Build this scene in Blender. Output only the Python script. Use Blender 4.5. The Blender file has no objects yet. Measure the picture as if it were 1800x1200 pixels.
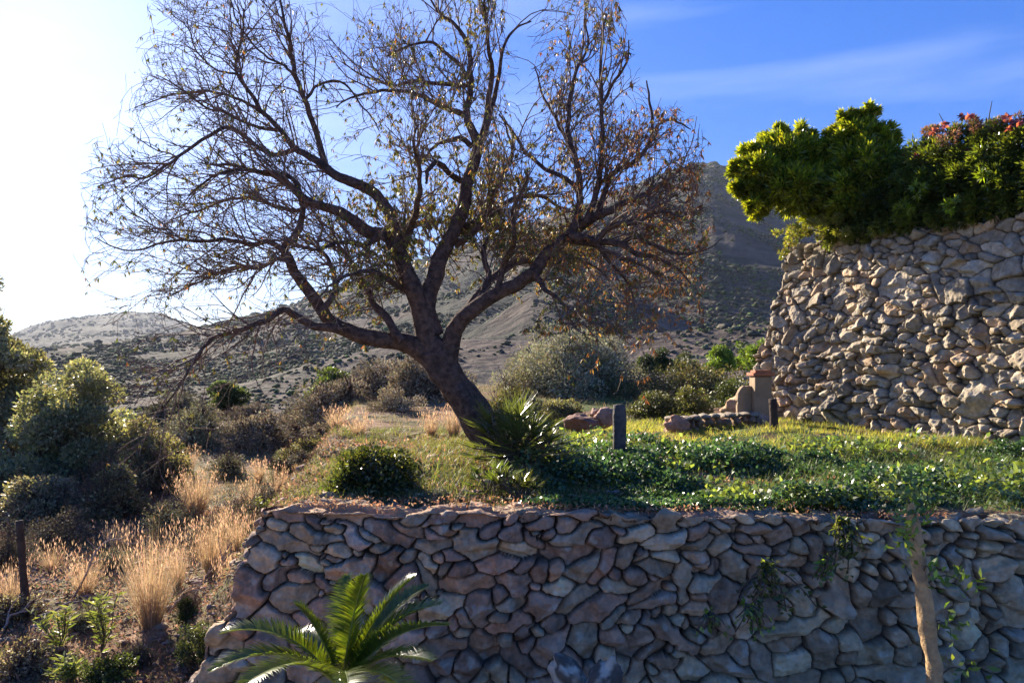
import bpy, math
import numpy as np
from math import radians, sin, cos, pi
from mathutils import Vector

rng = np.random.default_rng(7)
S = bpy.context.scene
COL = S.collection
F = 1300.0                      # focal length in pixels of the 1800 px wide photograph
HZ = 640.0                      # horizon row

# ------------------------------------------------------------------ camera
cam = bpy.data.objects.new('camera', bpy.data.cameras.new('camera'))
COL.objects.link(cam); S.camera = cam
cam.location = (0, 0, 0); cam.rotation_euler = (radians(90), 0, 0)
cam.data.sensor_width = 36; cam.data.lens = 36*F/1800
cam.data.shift_y = (HZ-600)/1800
cam.data.clip_start = 0.05; cam.data.clip_end = 20000

# ------------------------------------------------------------------ light
SUN = np.array([-0.66, 1.0, 0.50]); SUN /= np.linalg.norm(SUN)
elev = math.asin(SUN[2]); rot = math.atan2(SUN[0], SUN[1])
W = bpy.data.worlds.new('World'); S.world = W; W.use_nodes = True
nt = W.node_tree; nt.nodes.clear()
out = nt.nodes.new('ShaderNodeOutputWorld'); bg = nt.nodes.new('ShaderNodeBackground')
sky = nt.nodes.new('ShaderNodeTexSky'); sky.sky_type = 'NISHITA'; sky.sun_disc = False
sky.sun_elevation = elev; sky.sun_rotation = rot
sky.air_density = 1.0; sky.dust_density = 0.7; sky.ozone_density = 3.0
bg.inputs['Strength'].default_value = 0.072
tc = nt.nodes.new('ShaderNodeTexCoord'); mp = nt.nodes.new('ShaderNodeMapping')
mp.inputs['Location'].default_value = (.35, .1, 1.35); mp.inputs['Rotation'].default_value = (0, radians(-14), radians(-12)); mp.inputs['Scale'].default_value = (0.9, 2.0, 9.0)
cn = nt.nodes.new('ShaderNodeTexNoise'); cn.inputs['Scale'].default_value = 1.6; cn.inputs['Detail'].default_value = 5; cn.inputs['Roughness'].default_value = 0.45
cr = nt.nodes.new('ShaderNodeValToRGB'); cr.color_ramp.elements[0].position = 0.53; cr.color_ramp.elements[1].position = 0.85
cr.color_ramp.elements[1].color = (0.2, 0.2, 0.2, 1)
mx = nt.nodes.new('ShaderNodeMix'); mx.data_type = 'RGBA'
hs = nt.nodes.new('ShaderNodeHueSaturation'); hs.inputs['Saturation'].default_value = 1.4; hs.inputs['Hue'].default_value = 0.518
nt.links.new(tc.outputs['Generated'], mp.inputs[0]); nt.links.new(mp.outputs[0], cn.inputs['Vector'])
nt.links.new(cn.outputs[0], cr.inputs[0]); nt.links.new(cr.outputs[0], mx.inputs[0])
gm = nt.nodes.new('ShaderNodeGamma'); gm.inputs[1].default_value = 0.60
tint = nt.nodes.new('ShaderNodeMix'); tint.data_type = 'RGBA'; tint.blend_type = 'MULTIPLY'; tint.inputs[0].default_value = 1; tint.inputs[7].default_value = (.86, 1.07, 1.42, 1)
nt.links.new(sky.outputs[0], gm.inputs[0]); nt.links.new(gm.outputs[0], tint.inputs[6]); nt.links.new(tint.outputs[2], hs.inputs['Color']); nt.links.new(hs.outputs[0], mx.inputs[6]); mx.inputs[7].default_value = (6.0, 6.6, 7.6, 1)
nt.links.new(mx.outputs[2], bg.inputs['Color']); nt.links.new(bg.outputs[0], out.inputs[0])

sl = bpy.data.lights.new('sun', 'SUN'); sl.energy = 4.3; sl.angle = radians(0.5); sl.color = (1.0, 0.88, 0.72)
so = bpy.data.objects.new('sun', sl); COL.objects.link(so)
so.rotation_euler = Vector(SUN).to_track_quat('Z', 'Y').to_euler()

S.view_settings.view_transform = 'Standard'; S.view_settings.look = 'None'
S.view_settings.exposure = 1.92; S.view_settings.gamma = 1.0
S.cycles.use_denoising = True
S.cycles.volume_bounces = 0; S.cycles.max_bounces = 8; S.cycles.transparent_max_bounces = 8
S.cycles.volume_step_rate = 1.0; S.cycles.volume_max_steps = 64

# ------------------------------------------------------------------ numeric helpers
def hsh(ix, iy, iz, seed):
    n = (ix.astype(np.int64)*374761393 + iy.astype(np.int64)*668265263 + iz.astype(np.int64)*2147483647 + seed*974711) & 0xffffffff
    n = ((n ^ (n >> 13))*1274126177) & 0xffffffff
    n = ((n ^ (n >> 16))*2246822519) & 0xffffffff
    return ((n ^ (n >> 15)) & 0xffffff)/float(0xffffff)*2-1
def vn(x, y, z=None, seed=0):
    if z is None: z = np.zeros_like(x)
    ix, iy, iz = np.floor(x), np.floor(y), np.floor(z)
    fx, fy, fz = x-ix, y-iy, z-iz
    fx = fx*fx*(3-2*fx); fy = fy*fy*(3-2*fy); fz = fz*fz*(3-2*fz)
    r = 0
    for a in (0, 1):
        for b in (0, 1):
            for c in (0, 1):
                w = (fx if a else 1-fx)*(fy if b else 1-fy)*(fz if c else 1-fz)
                r = r + w*hsh(ix+a, iy+b, iz+c, seed)
    return r
def fbm(x, y, z=None, o=4, seed=0, g=0.5):
    r = 0; a = 1.0; s = 1.0
    for k in range(o):
        r = r + a*vn(x*s+k*7.3, y*s-k*3.1, None if z is None else z*s+k*1.7, seed+k)
        a *= g; s *= 2.03
    return r
def ss(a, b, x):
    t = np.clip((x-a)/(b-a), 0, 1); return t*t*(3-2*t)
def P(px, py, D): return np.array([(px-900)/F*D, D, (HZ-py)/F*D])
def unit(v): return v/np.maximum(np.linalg.norm(v, axis=-1, keepdims=True), 1e-9)
def rdirs(n): return unit(rng.normal(size=(n, 3)))

# ------------------------------------------------------------------ mesh helpers
def mesh(name, V, faces, mat, parent=None, col=None, fcol=None, smooth=False, loc=None):
    V = np.asarray(V, dtype=np.float32).reshape(-1, 3)
    if loc is not None: V = V - np.asarray(loc, dtype=np.float32)
    if not isinstance(faces, list): faces = [faces]
    faces = [np.asarray(f, dtype=np.int32) for f in faces if len(f)]
    me = bpy.data.meshes.new(name)
    nl = sum(f.size for f in faces); nf = sum(len(f) for f in faces)
    me.vertices.add(len(V)); me.vertices.foreach_set('co', V.ravel())
    me.loops.add(nl); me.loops.foreach_set('vertex_index', np.concatenate([f.ravel() for f in faces]))
    tot = np.concatenate([np.full(len(f), f.shape[1], dtype=np.int32) for f in faces])
    me.polygons.add(nf); me.polygons.foreach_set('loop_start', np.concatenate([[0], np.cumsum(tot)[:-1]]).astype(np.int32))
    me.polygons.foreach_set('loop_total', tot)
    if smooth: me.polygons.foreach_set('use_smooth', np.ones(nf, dtype=bool))
    me.update(calc_edges=True)
    for c, dom, n in ((col, 'POINT', len(V)), (fcol, 'FACE', nf)):
        if c is not None:
            at = me.attributes.new('Col', 'FLOAT_COLOR', dom)
            c4 = np.ones((n, 4), dtype=np.float32); c4[:, :3] = c; at.data.foreach_set('color', c4.ravel())
    me.materials.append(mat)
    o = bpy.data.objects.new(name, me); COL.objects.link(o)
    if parent is not None: o.parent = parent
    if loc is not None and parent is None: o.location = loc
    return o
def thing(name, label, cat, loc=(0, 0, 0), group=None):
    o = bpy.data.objects.new(name, None); COL.objects.link(o); o.location = [float(a) for a in loc]
    o.empty_display_size = 0.2; return tag(o, label, cat, group)
def tag(o, label, cat, group=None, kind=None):
    o['label'] = label; o['category'] = cat
    if group: o['group'] = group
    if kind: o['kind'] = kind
    return o
def cat_parts(parts):
    V = []; Q = {}; n = 0; C = []
    for p in parts:
        v, f = p[0], p[1]
        V.append(v); Q.setdefault(f.shape[1], []).append(f+n); n += len(v)
    return np.concatenate(V), [np.concatenate(q) for q in Q.values()]

def tubes(Pt, R, k=3):
    """Pt (T,n,3), R (T,n)"""
    T, n, _ = Pt.shape
    tan = np.gradient(Pt, axis=1); tan = unit(tan)
    m = unit(Pt[:, -1]-Pt[:, 0])
    ref = np.where(np.abs(m[:, 2:3]) < 0.8, np.array([[0, 0, 1.0]]), np.array([[1.0, 0, 0]]))
    a = unit(np.cross(tan, ref[:, None, :])); b = np.cross(tan, a)
    th = np.arange(k)/k*2*pi
    ring = a[:, :, None, :]*np.cos(th)[None, None, :, None]+b[:, :, None, :]*np.sin(th)[None, None, :, None]
    V = (Pt[:, :, None, :]+ring*R[:, :, None, None]).reshape(-1, 3)
    i = np.arange(T)[:, None, None]*n*k; j = np.arange(n-1)[None, :, None]*k; q = np.arange(k)[None, None, :]; q2 = (q+1) % k
    Fc = np.stack([i+j+q, i+j+q2, i+j+k+q2, i+j+k+q], -1).reshape(-1, 4)
    return V, Fc
def leaves(Pt, A, L, Wd, fold=0.25, N=None):
    """one folded quad per leaf"""
    n = len(Pt); A = unit(A)
    if N is None: N = rdirs(n)
    side = unit(np.cross(A, N)); nn = np.cross(side, A)
    L = np.broadcast_to(L, (n,))[:, None]; Wd = np.broadcast_to(Wd, (n,))[:, None]
    mid = Pt+A*L*0.45+nn*Wd*fold
    V = np.stack([Pt, mid+side*Wd*.5, Pt+A*L, mid-side*Wd*.5], 1).reshape(-1, 3)
    Fc = np.arange(n*4).reshape(n, 4)
    return V, Fc
def blades(Pt, A, L, Wd, droop=0.5, seg=4):
    """grass blades: strips that bend over"""
    n = len(Pt); A = unit(A); L = np.broadcast_to(L, (n,)); Wd = np.broadcast_to(Wd, (n,)); droop = np.broadcast_to(droop, (n,))
    hor = A*[1, 1, 0]+rng.normal(size=(n, 3))*[.05, .05, 0]; hor = unit(hor)
    side = unit(np.cross(hor, [0, 0, 1.0])+rng.normal(size=(n, 3))*.5)
    t = np.linspace(0, 1, seg+1)
    c = Pt[:, None]+A[:, None]*(L[:, None]*t)[..., None]+(hor[:, None]*0.5-np.array([0, 0, .45]))*((L*droop)[:, None]*t**2)[..., None]
    w = Wd[:, None]*(1-t*0.92)*.5
    V = np.stack([c-side[:, None]*w[..., None], c+side[:, None]*w[..., None]], 2).reshape(-1, 3)
    i = np.arange(n)[:, None]*(seg+1)*2; j = np.arange(seg)[None]*2
    Fc = np.stack([i+j, i+j+1, i+j+3, i+j+2], -1).reshape(-1, 4)
    return V, Fc
def catmull(pts, m=6):
    pts = np.asarray(pts, float)
    if len(pts) < 3:
        t = np.linspace(0, 1, m)[:, None]; return pts[0]*(1-t)+pts[-1]*t
    e = np.vstack([2*pts[0]-pts[1], pts, 2*pts[-1]-pts[-2]])
    o = []
    for i in range(1, len(e)-2):
        p0, p1, p2, p3 = e[i-1], e[i], e[i+1], e[i+2]
        for t in np.arange(m)/m:
            o.append(.5*((2*p1)+(-p0+p2)*t+(2*p0-5*p1+4*p2-p3)*t*t+(-p0+3*p1-3*p2+p3)*t**3))
    o.append(e[-2]); return np.array(o)
def pick(pal, n, var=0.18, w=None):
    pal = np.array(pal, float); i = rng.choice(len(pal), n, p=w)
    c = pal[i]*np.exp(rng.normal(size=(n, 1))*var)*(1+rng.normal(size=(n, 3))*.05)
    return np.clip(c, 0.002, 0.9)
def blob(c, r, sub=3, amp=0.2, freq=1.6, seed=0, squash=(1, 1, 1), facet=True):
    """an irregular boulder: ico sphere cut by planes and roughened"""
    import bmesh
    bm = bmesh.new(); bmesh.ops.create_icosphere(bm, subdivisions=sub, radius=1.0)
    V = np.array([v.co[:] for v in bm.verts]); Fc = np.array([[v.index for v in f.verts] for f in bm.faces]); bm.free()
    rs = np.random.default_rng(seed)
    if facet:
        for k in range(12):
            d = unit(rs.normal(size=3)); h = rs.uniform(.55, .9); t = V@d; V = V-np.outer(np.maximum(t-h, 0)*.9, d)
    V = V*(1+amp*fbm(V[:, 0]*freq+seed, V[:, 1]*freq, V[:, 2]*freq, 3, seed))[:, None]
    return V*np.asarray(squash)*r+np.asarray(c), Fc
def box(c, s, jit=0.0, n=6):
    """a box with subdivided, slightly uneven faces and softened corners"""
    g = np.linspace(-1, 1, n+1); V = []; Fc = []; k = 0
    for ax in range(3):
        for sg in (-1, 1):
            a, b = np.meshgrid(g, g, indexing='ij'); v = np.zeros(a.shape+(3,)); v[..., ax] = sg; v[..., (ax+1) % 3] = a; v[..., (ax+2) % 3] = b*sg
            V.append(v.reshape(-1, 3)); i = np.arange((n+1)**2).reshape(n+1, n+1)+k; k += (n+1)**2
            Fc.append(np.stack([i[:-1, :-1], i[1:, :-1], i[1:, 1:], i[:-1, 1:]], -1).reshape(-1, 4))
    V = np.concatenate(V); m = np.sort(np.abs(V), 1)[:, 1]; V = V*(1-0.03*ss(.9, 1, m))[:, None]
    V = V*(np.asarray(s)/2)+np.asarray(c)
    if jit: V = V+jit*np.stack([fbm(V[:, 0]*9, V[:, 1]*9, V[:, 2]*9, 3, q) for q in (1, 2, 3)], 1)
    return V, np.concatenate(Fc)

# ------------------------------------------------------------------ materials
def mat(name, base=None, rough=0.85, bump=0.0, bscale=20, var=None, vscale=5, transl=0.0, attr=False, spec=0.3, bdist=0.02, tcol=None):
    m = bpy.data.materials.new(name); m.use_nodes = True; t = m.node_tree; N = t.nodes; Lk = t.links; N.clear()
    o = N.new('ShaderNodeOutputMaterial'); p = N.new('ShaderNodeBsdfPrincipled'); p.inputs['Roughness'].default_value = rough
    p.inputs['Specular IOR Level'].default_value = spec
    c = None
    if attr:
        a = N.new('ShaderNodeAttribute'); a.attribute_name = 'Col'; c = a.outputs['Color']
    elif base is not None:
        r = N.new('ShaderNodeRGB'); r.outputs[0].default_value = (*base, 1); c = r.outputs[0]
    tcn = N.new('ShaderNodeTexCoord')
    if var is not None:
        n = N.new('ShaderNodeTexNoise'); n.inputs['Scale'].default_value = vscale; n.inputs['Detail'].default_value = 6; n.inputs['Roughness'].default_value = .65
        Lk.new(tcn.outputs['Object'], n.inputs['Vector'])
        rp = N.new('ShaderNodeValToRGB'); rp.color_ramp.elements[0].position = .38; rp.color_ramp.elements[1].position = .62; Lk.new(n.outputs[0], rp.inputs[0])
        mxx = N.new('ShaderNodeMix'); mxx.data_type = 'RGBA'; Lk.new(rp.outputs[0], mxx.inputs[0]); Lk.new(c, mxx.inputs[6])
        if attr:
            mul = N.new('ShaderNodeMix'); mul.data_type = 'RGBA'; mul.blend_type = 'MULTIPLY'; mul.inputs[0].default_value = 1
            Lk.new(c, mul.inputs[6]); mul.inputs[7].default_value = (*var, 1); Lk.new(mul.outputs[2], mxx.inputs[7])
        else: mxx.inputs[7].default_value = (*var, 1)
        c = mxx.outputs[2]
    Lk.new(c, p.inputs['Base Color'])
    if bump:
        n2 = N.new('ShaderNodeTexNoise'); n2.inputs['Scale'].default_value = bscale; n2.inputs['Detail'].default_value = 8; n2.inputs['Roughness'].default_value = .6
        Lk.new(tcn.outputs['Object'], n2.inputs['Vector'])
        b = N.new('ShaderNodeBump'); b.inputs['Strength'].default_value = bump; b.inputs['Distance'].default_value = bdist
        Lk.new(n2.outputs[0], b.inputs['Height']); Lk.new(b.outputs[0], p.inputs['Normal'])
    if transl:
        tr = N.new('ShaderNodeBsdfTranslucent'); ms = N.new('ShaderNodeMixShader'); ms.inputs[0].default_value = transl
        mm = N.new('ShaderNodeMix'); mm.data_type = 'RGBA'; mm.blend_type = 'MULTIPLY'; mm.inputs[0].default_value = 1
        Lk.new(c, mm.inputs[6]); mm.inputs[7].default_value = (*(tcol or (1.6, 1.5, .6)), 1); Lk.new(mm.outputs[2], tr.inputs[0])
        Lk.new(p.outputs[0], ms.inputs[1]); Lk.new(tr.outputs[0], ms.inputs[2]); Lk.new(ms.outputs[0], o.inputs[0])
    else: Lk.new(p.outputs[0], o.inputs[0])
    return m
M_leaf = mat('leaf', attr=True, rough=.5, transl=.36, spec=.35, tcol=(1.5, 1.4, .65))
M_dull = mat('dull_leaf', attr=True, rough=.75, transl=.18, spec=.15, tcol=(1.2, 1.1, .8))
M_glossy = mat('glossy_leaf', attr=True, rough=.28, transl=.42, spec=.6, tcol=(2.2, 2.0, .5))
M_dry = mat('dry_grass', attr=True, rough=.7, transl=.45, spec=.2, tcol=(1.25, 1.1, .9))
M_bark = mat('bark', base=(.18, .12, .095), var=(.07, .048, .042), vscale=16, bump=1, bscale=26, bdist=.06, rough=.95, spec=.1)
M_twig = mat('twig_bark', base=(.17, .115, .09), rough=.8, spec=.25)
M_stem = mat('stem_bark', base=(.11, .085, .06), rough=.9, spec=.1)
M_stone = mat('wall_stone', attr=True, var=(.66, .66, .66), vscale=11, bump=.9, bscale=38, bdist=.012, rough=.88, spec=.25)
M_rock = mat('rock', attr=True, var=(.6, .55, .5), vscale=6, bump=1, bscale=14, bdist=.03, rough=.9)
M_soil = mat('soil', attr=True, var=(.6, .55, .5), vscale=3, bump=1, bscale=9, bdist=.06, rough=.95, spec=.1)
M_hill = mat('hillside', attr=True, var=(.55, .6, .62), vscale=.06, bump=1, bscale=.25, bdist=2.5, rough=.95, spec=.05)
M_scrub = mat('scrub', attr=True, rough=.9, spec=.05)
M_post = mat('grey_post', base=(.12, .105, .10), var=(.06, .052, .05), vscale=16, bump=1, bscale=26, rough=.85)
M_wood = mat('weathered_wood', base=(.10, .065, .045), var=(.05, .032, .025), vscale=11, bump=1, bscale=22, rough=.95)
M_render = mat('ochre_render', base=(.36, .25, .15), var=(.25, .18, .11), vscale=4, bump=.5, bscale=18, rough=.9)
M_tile = mat('clay_tile', base=(.45, .17, .08), var=(.33, .13, .07), vscale=8, bump=.5, bscale=20, rough=.85)

# ================================================================== SETTING
def ground(x, y):
    x = np.asarray(x, float); y = np.asarray(y, float)
    ter = -1.08+.032*(y-5)-.03*np.maximum(y-10, 0)+.16*np.exp(-((x+.45)**2+(y-7.4)**2)/1.1)+.015*np.maximum(y-10, 0)
    left = -2.28+.035*(y-5)-.14*ss(-2.4, -6, x)
    xb = -1.95-.16*(y-5)
    nr = ss(6.2, 5.3, y); xb = xb+.2*nr; b = ss(xb-.75+.25*nr, xb+.45-.25*nr, x)
    z = left*(1-b)+ter*b
    front = -2.35+0*x
    fm = ss(5.1, 5.3, y)+(1-ss(5.1, 5.3, y))*ss(-2.1, -2.5, x)
    z = front*(1-fm)+z*fm
    z = z+.05*fbm(x*.8, y*.8, None, 4, 3)*ss(4.9, 5.6, y)+.012*fbm(x*6, y*6, None, 3, 9)
    z = z-.12*np.maximum(y-23, 0)**1.25
    return z
xs = np.unique(np.concatenate([np.linspace(-40, -8, 60), np.linspace(-8, 8, 420), np.linspace(8, 40, 60)]))
ys = np.unique(np.concatenate([np.linspace(-20, 4.6, 30), np.linspace(4.6, 14, 300), np.linspace(14, 40, 120)]))
X, Y = np.meshgrid(xs, ys); Z = ground(X, Y)
i = np.arange(X.size).reshape(X.shape)
q = np.stack([i[:-1, :-1], i[:-1, 1:], i[1:, 1:], i[1:, :-1]], -1).reshape(-1, 4)
earth = np.array([.30, .19, .12]); dgr = np.array([.20, .17, .085]); grn = np.array([.085, .115, .03])
n1 = fbm(X*1.3, Y*1.3, None, 4, 21)[..., None]; n2 = fbm(X*4, Y*4, None, 3, 31)[..., None]
gc = earth*(.85+.35*n2)
gc = gc+(dgr-gc)*ss(-.2, .5, n1)
gm = (ss(-1.2, .3, X)*ss(5.2, 5.8, Y))[..., None]
gc = gc+(np.array([.5, .40, .30])-gc)*ss(5.0, 4.6, Y)[..., None]  # unseen ground before the wall, made pale to bounce warm light onto it
gc = gc+(grn*(1+.5*n2)-gc)*np.clip(gm*ss(-.6, .2, n1+n2*.4), 0, 1)
o = mesh('ground', np.stack([X, Y, Z], -1), q, M_soil, col=np.clip(gc.reshape(-1, 3), .02, .6), smooth=True); o['kind'] = 'structure'

# ---- hills: one sheet from 26 m out to the far ridge
tx = np.linspace(-.95, .95, 760); Yr = np.geomspace(26, 3600, 520)
TX, YY = np.meshgrid(tx, Yr); PX = 900+TX*F
def crest(pts, px):
    a = np.array(pts, float); return np.interp(px, a[:, 0], a[:, 1])
R = [ # crest distance, foot distance, steepness, crest rows
    (150, 34, 1.25, [(-400, 720), (100, 715), (300, 700), (440, 668), (520, 645), (600, 622), (680, 604), (760, 596), (900, 590), (1100, 588), (1300, 575), (1600, 560), (2200, 540)]),
    (380, 150, 1.1, [(-400, 640), (0, 622), (200, 606), (350, 601), (420, 592), (480, 580), (520, 578), (580, 600), (640, 640), (700, 690), (2200, 700)]),
    (620, 120, 1.0, [(-400, 900), (640, 640), (760, 560), (860, 470), (920, 410), (970, 383), (1010, 374), (1060, 382), (1120, 410), (1200, 470), (1400, 560), (2200, 620)]),
    (950, 150, 1.08, [(-400, 640), (200, 606), (300, 592), (350, 578), (400, 566), (476, 545), (560, 518), (640, 490), (720, 462), (800, 434), (900, 402), (980, 376), (1060, 350), (1130, 318), (1180, 298), (1215, 286), (1256, 283), (1275, 291), (1320, 302), (1450, 350), (1800, 430), (2200, 500)]),
    (2600, 900, 1.1, [(-400, 640), (0, 600), (80, 567), (140, 558), (200, 553), (260, 555), (300, 562), (345, 575), (420, 600), (500, 620), (2200, 640)]),
]
base = -5.2+.006*(YY-26)
Zh = base.copy()
for k, (Yc, Fo, pw, pts) in enumerate(R):
    zc = (HZ-crest(pts, PX))/F*Yc
    Yc2 = Yc*(1+.06*vn(TX*3, TX*0, None, 50+k))
    zc = zc*Yc2/Yc
    t = np.clip((YY-Fo)/(Yc2-Fo), 0, 1)
    rise = base+(zc-base)*(t**pw)
    back = zc-(YY-Yc2)*.35
    zz = np.where(YY < Yc2, rise, back)
    nz = fbm(TX*YY/(Yc*.16), YY/(Yc*.16), None, 6, 60+k, .52)
    gul = np.abs(vn(TX*YY/(Yc*.11)+.4*nz, YY/(Yc*.5), None, 90+k))
    zz = zz+nz*Yc*.011*ss(0, .35, t)*np.where(YY < Yc2, .35+.65*ss(1, .75, t), 1)-gul*Yc*.016*ss(0, .3, t)*ss(1, .8, t)
    Zh = np.maximum(Zh, zz) if k else np.maximum(base, zz)
Zh = Zh+YY*.0011*fbm(TX*YY/(YY*.012+1), YY/(YY*.012+1)*0+np.log(YY)*60, None, 3, 77)
X = TX*YY
i = np.arange(X.size).reshape(X.shape)
q = np.stack([i[:-1, :-1], i[:-1, 1:], i[1:, 1:], i[1:, :-1]], -1).reshape(-1, 4)
h1 = fbm(X/14, YY/14, None, 5, 5)[..., None]; h2 = fbm(X/70, YY/90, None, 4, 8)[..., None]; h3 = fbm(X/3, YY/3, None, 2, 18)[..., None]
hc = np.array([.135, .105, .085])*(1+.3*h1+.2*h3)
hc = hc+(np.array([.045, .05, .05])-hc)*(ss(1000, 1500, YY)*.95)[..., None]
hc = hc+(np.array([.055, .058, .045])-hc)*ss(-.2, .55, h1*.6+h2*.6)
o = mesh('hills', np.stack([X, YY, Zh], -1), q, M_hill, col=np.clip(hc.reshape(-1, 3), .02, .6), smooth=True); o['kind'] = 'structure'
def hill_z(txv, yv):
    fi = (txv-tx[0])/(tx[1]-tx[0]); fj = np.log(yv/Yr[0])/np.log(Yr[1]/Yr[0])
    a = np.clip(fi.astype(int), 0, len(tx)-2); b = np.clip(fj.astype(int), 0, len(Yr)-2); u = fi-a; v = fj-b
    return (Zh[b, a]*(1-u)+Zh[b, a+1]*u)*(1-v)+(Zh[b+1, a]*(1-u)+Zh[b+1, a+1]*u)*v
# scrub on the slopes
def ico(sub):
    import bmesh
    bm = bmesh.new(); bmesh.ops.create_icosphere(bm, subdivisions=sub, radius=1.0)
    V = np.array([v.co[:] for v in bm.verts]); Fc = np.array([[v.index for v in f.verts] for f in bm.faces]); bm.free(); return V, Fc
def scrub(n, y0, y1, sub, rpx, lab):
    t = rng.uniform(-.85, .85, n*2); y = np.exp(rng.uniform(np.log(y0), np.log(y1), n*2))
    keep = (fbm(t*y/(.08*y0+9), y/(.2*y0+18), None, 3, 41) > rng.uniform(-.5, .55, n*2)); t, y = t[keep][:n], y[keep][:n]; n = len(t)
    r = np.exp(rng.normal(size=n)*.42)*.68*rpx*y/F
    r = np.clip(r, .25, 5)
    V0, F0 = ico(sub)
    V = V0[None]*(1+.28*rng.normal(size=(n, len(V0), 1)))*r[:, None, None]*np.array([1.15, 1.15, .75])
    V = V+np.stack([t*y, y, hill_z(t, y)+r*.25], -1)[:, None]
    Fc = (F0[None]+np.arange(n)[:, None, None]*len(V0)).reshape(-1, 3)
    c = pick([(.055, .065, .032), (.085, .085, .05), (.05, .055, .04), (.12, .10, .07), (.07, .10, .03)], n, .25)
    o = mesh('scrub', V.reshape(-1, 3), Fc, M_scrub, fcol=np.repeat(c, len(F0), 0)); tag(o, lab, 'scrub', kind='stuff')
scrub(9000, 32, 180, 2, 4.2, 'low grey green scrub dotting the near sunny spur')
scrub(60000, 150, 1050, 1, 3.3, 'dark scrub speckling the steep mountain slopes')
scrub(16000, 1000, 2600, 1, 2.8, 'scrub on the far low ridge')

# ================================================================== STONE WALLS
def stone_field(Sg, Tg, seeds, seed):
    """Sg,Tg grids in metres; seeds rows: s,t,a,b,theta. returns height, id, edge distance"""
    s = Sg+.006*fbm(Sg*11, Tg*11, None, 4, seed, .6); t = Tg+.006*fbm(Sg*11+40, Tg*11, None, 4, seed+5, .6)
    F1 = np.full(Sg.shape, 9.0); F2 = np.full(Sg.shape, 9.0); I = np.zeros(Sg.shape, int)
    s0, ds = Sg[0, 0], Sg[0, 1]-Sg[0, 0]; t0, dt = Tg[0, 0], Tg[1, 0]-Tg[0, 0]
    for k, (cs, ct, a, b, th) in enumerate(seeds):
        r = max(a, b)*2.6+.05
        x0, x1 = int((cs-r-s0)/ds), int((cs+r-s0)/ds)+2; y0, y1 = int((ct-r-t0)/dt), int((ct+r-t0)/dt)+2
        x0, y0 = max(x0, 0), max(y0, 0)
        if x1 <= x0 or y1 <= y0: continue
        sl_ = (slice(y0, y1), slice(x0, x1))
        u, v = s[sl_]-cs, t[sl_]-ct
        if u.size == 0: continue
        uu = (u*cos(th)+v*sin(th))/a; vv = (-u*sin(th)+v*cos(th))/b
        d = np.sqrt(uu*uu+vv*vv)
        f1, f2, ii = F1[sl_], F2[sl_], I[sl_]
        c1 = d < f1
        F2[sl_] = np.where(c1, f1, np.minimum(f2, d)); F1[sl_] = np.where(c1, d, f1); I[sl_] = np.where(c1, k, ii)
    sz = seeds[:, 2]*.35+seeds[:, 3]*.65
    e = (F2-F1)*.5*sz[I]
    rs = np.random.default_rng(seed)
    n = len(seeds); rel_s = Sg-seeds[I, 0]; rel_t = Tg-seeds[I, 1]
    h = np.full(Sg.shape, 1.0)
    for k in range(4):
        g = rs.normal(size=(n, 2))*(.30 if k < 2 else .75); c = rs.uniform(0, .03, n)+(.0 if k == 0 else .012)
        h = np.minimum(h, c[I]+g[I, 0]*rel_s+g[I, 1]*rel_t)
    pro = rs.normal(size=n)*.02
    h = np.maximum(h, -.045)+pro[I]
    h = h-.020*(1-ss(.0, .013, e))**1.3
    h = h+.008*fbm(Sg*18+I*3.1, Tg*18, None, 4, seed+2, .65)-.012*np.abs(vn(Sg*13+I*1.7, Tg*21, None, seed+30))
    gap = ss(.0008, .0085, e)
    return -.10*(1-gap)+h*gap, I, e, gap
def scatter_seeds(s0, s1, t0, t1, size, seed, tries=42000):
    rs = np.random.default_rng(seed); pts = []
    arr = np.zeros((0, 5))
    out_ = []
    A = np.empty((4000, 5)); n = 0
    for _ in range(tries):
        sc_ = 1.15-.85*(_/tries)**.8
        s_, t_ = rs.uniform(s0, s1), rs.uniform(t0, t1)
        a, b, th = size(s_, t_, rs); a *= sc_; b *= sc_
        if n:
            u = A[:n, 0]-s_; v = A[:n, 1]-t_
            uu = (u*cos(th)+v*sin(th))/(a+A[:n, 2]*.0+a); vv = (-u*sin(th)+v*cos(th))/(b+b)
            c, si = np.cos(A[:n, 4]), np.sin(A[:n, 4])
            u2 = (u*c+v*si)/(2*A[:n, 2]); v2 = (-u*si+v*c)/(2*A[:n, 3])
            if min((uu*uu+vv*vv).min(), (u2*u2+v2*v2).min()) < .80: continue
        A[n] = (s_, t_, a, b, th); n += 1
        if n >= 3990: break
    return A[:n].copy()
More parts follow.
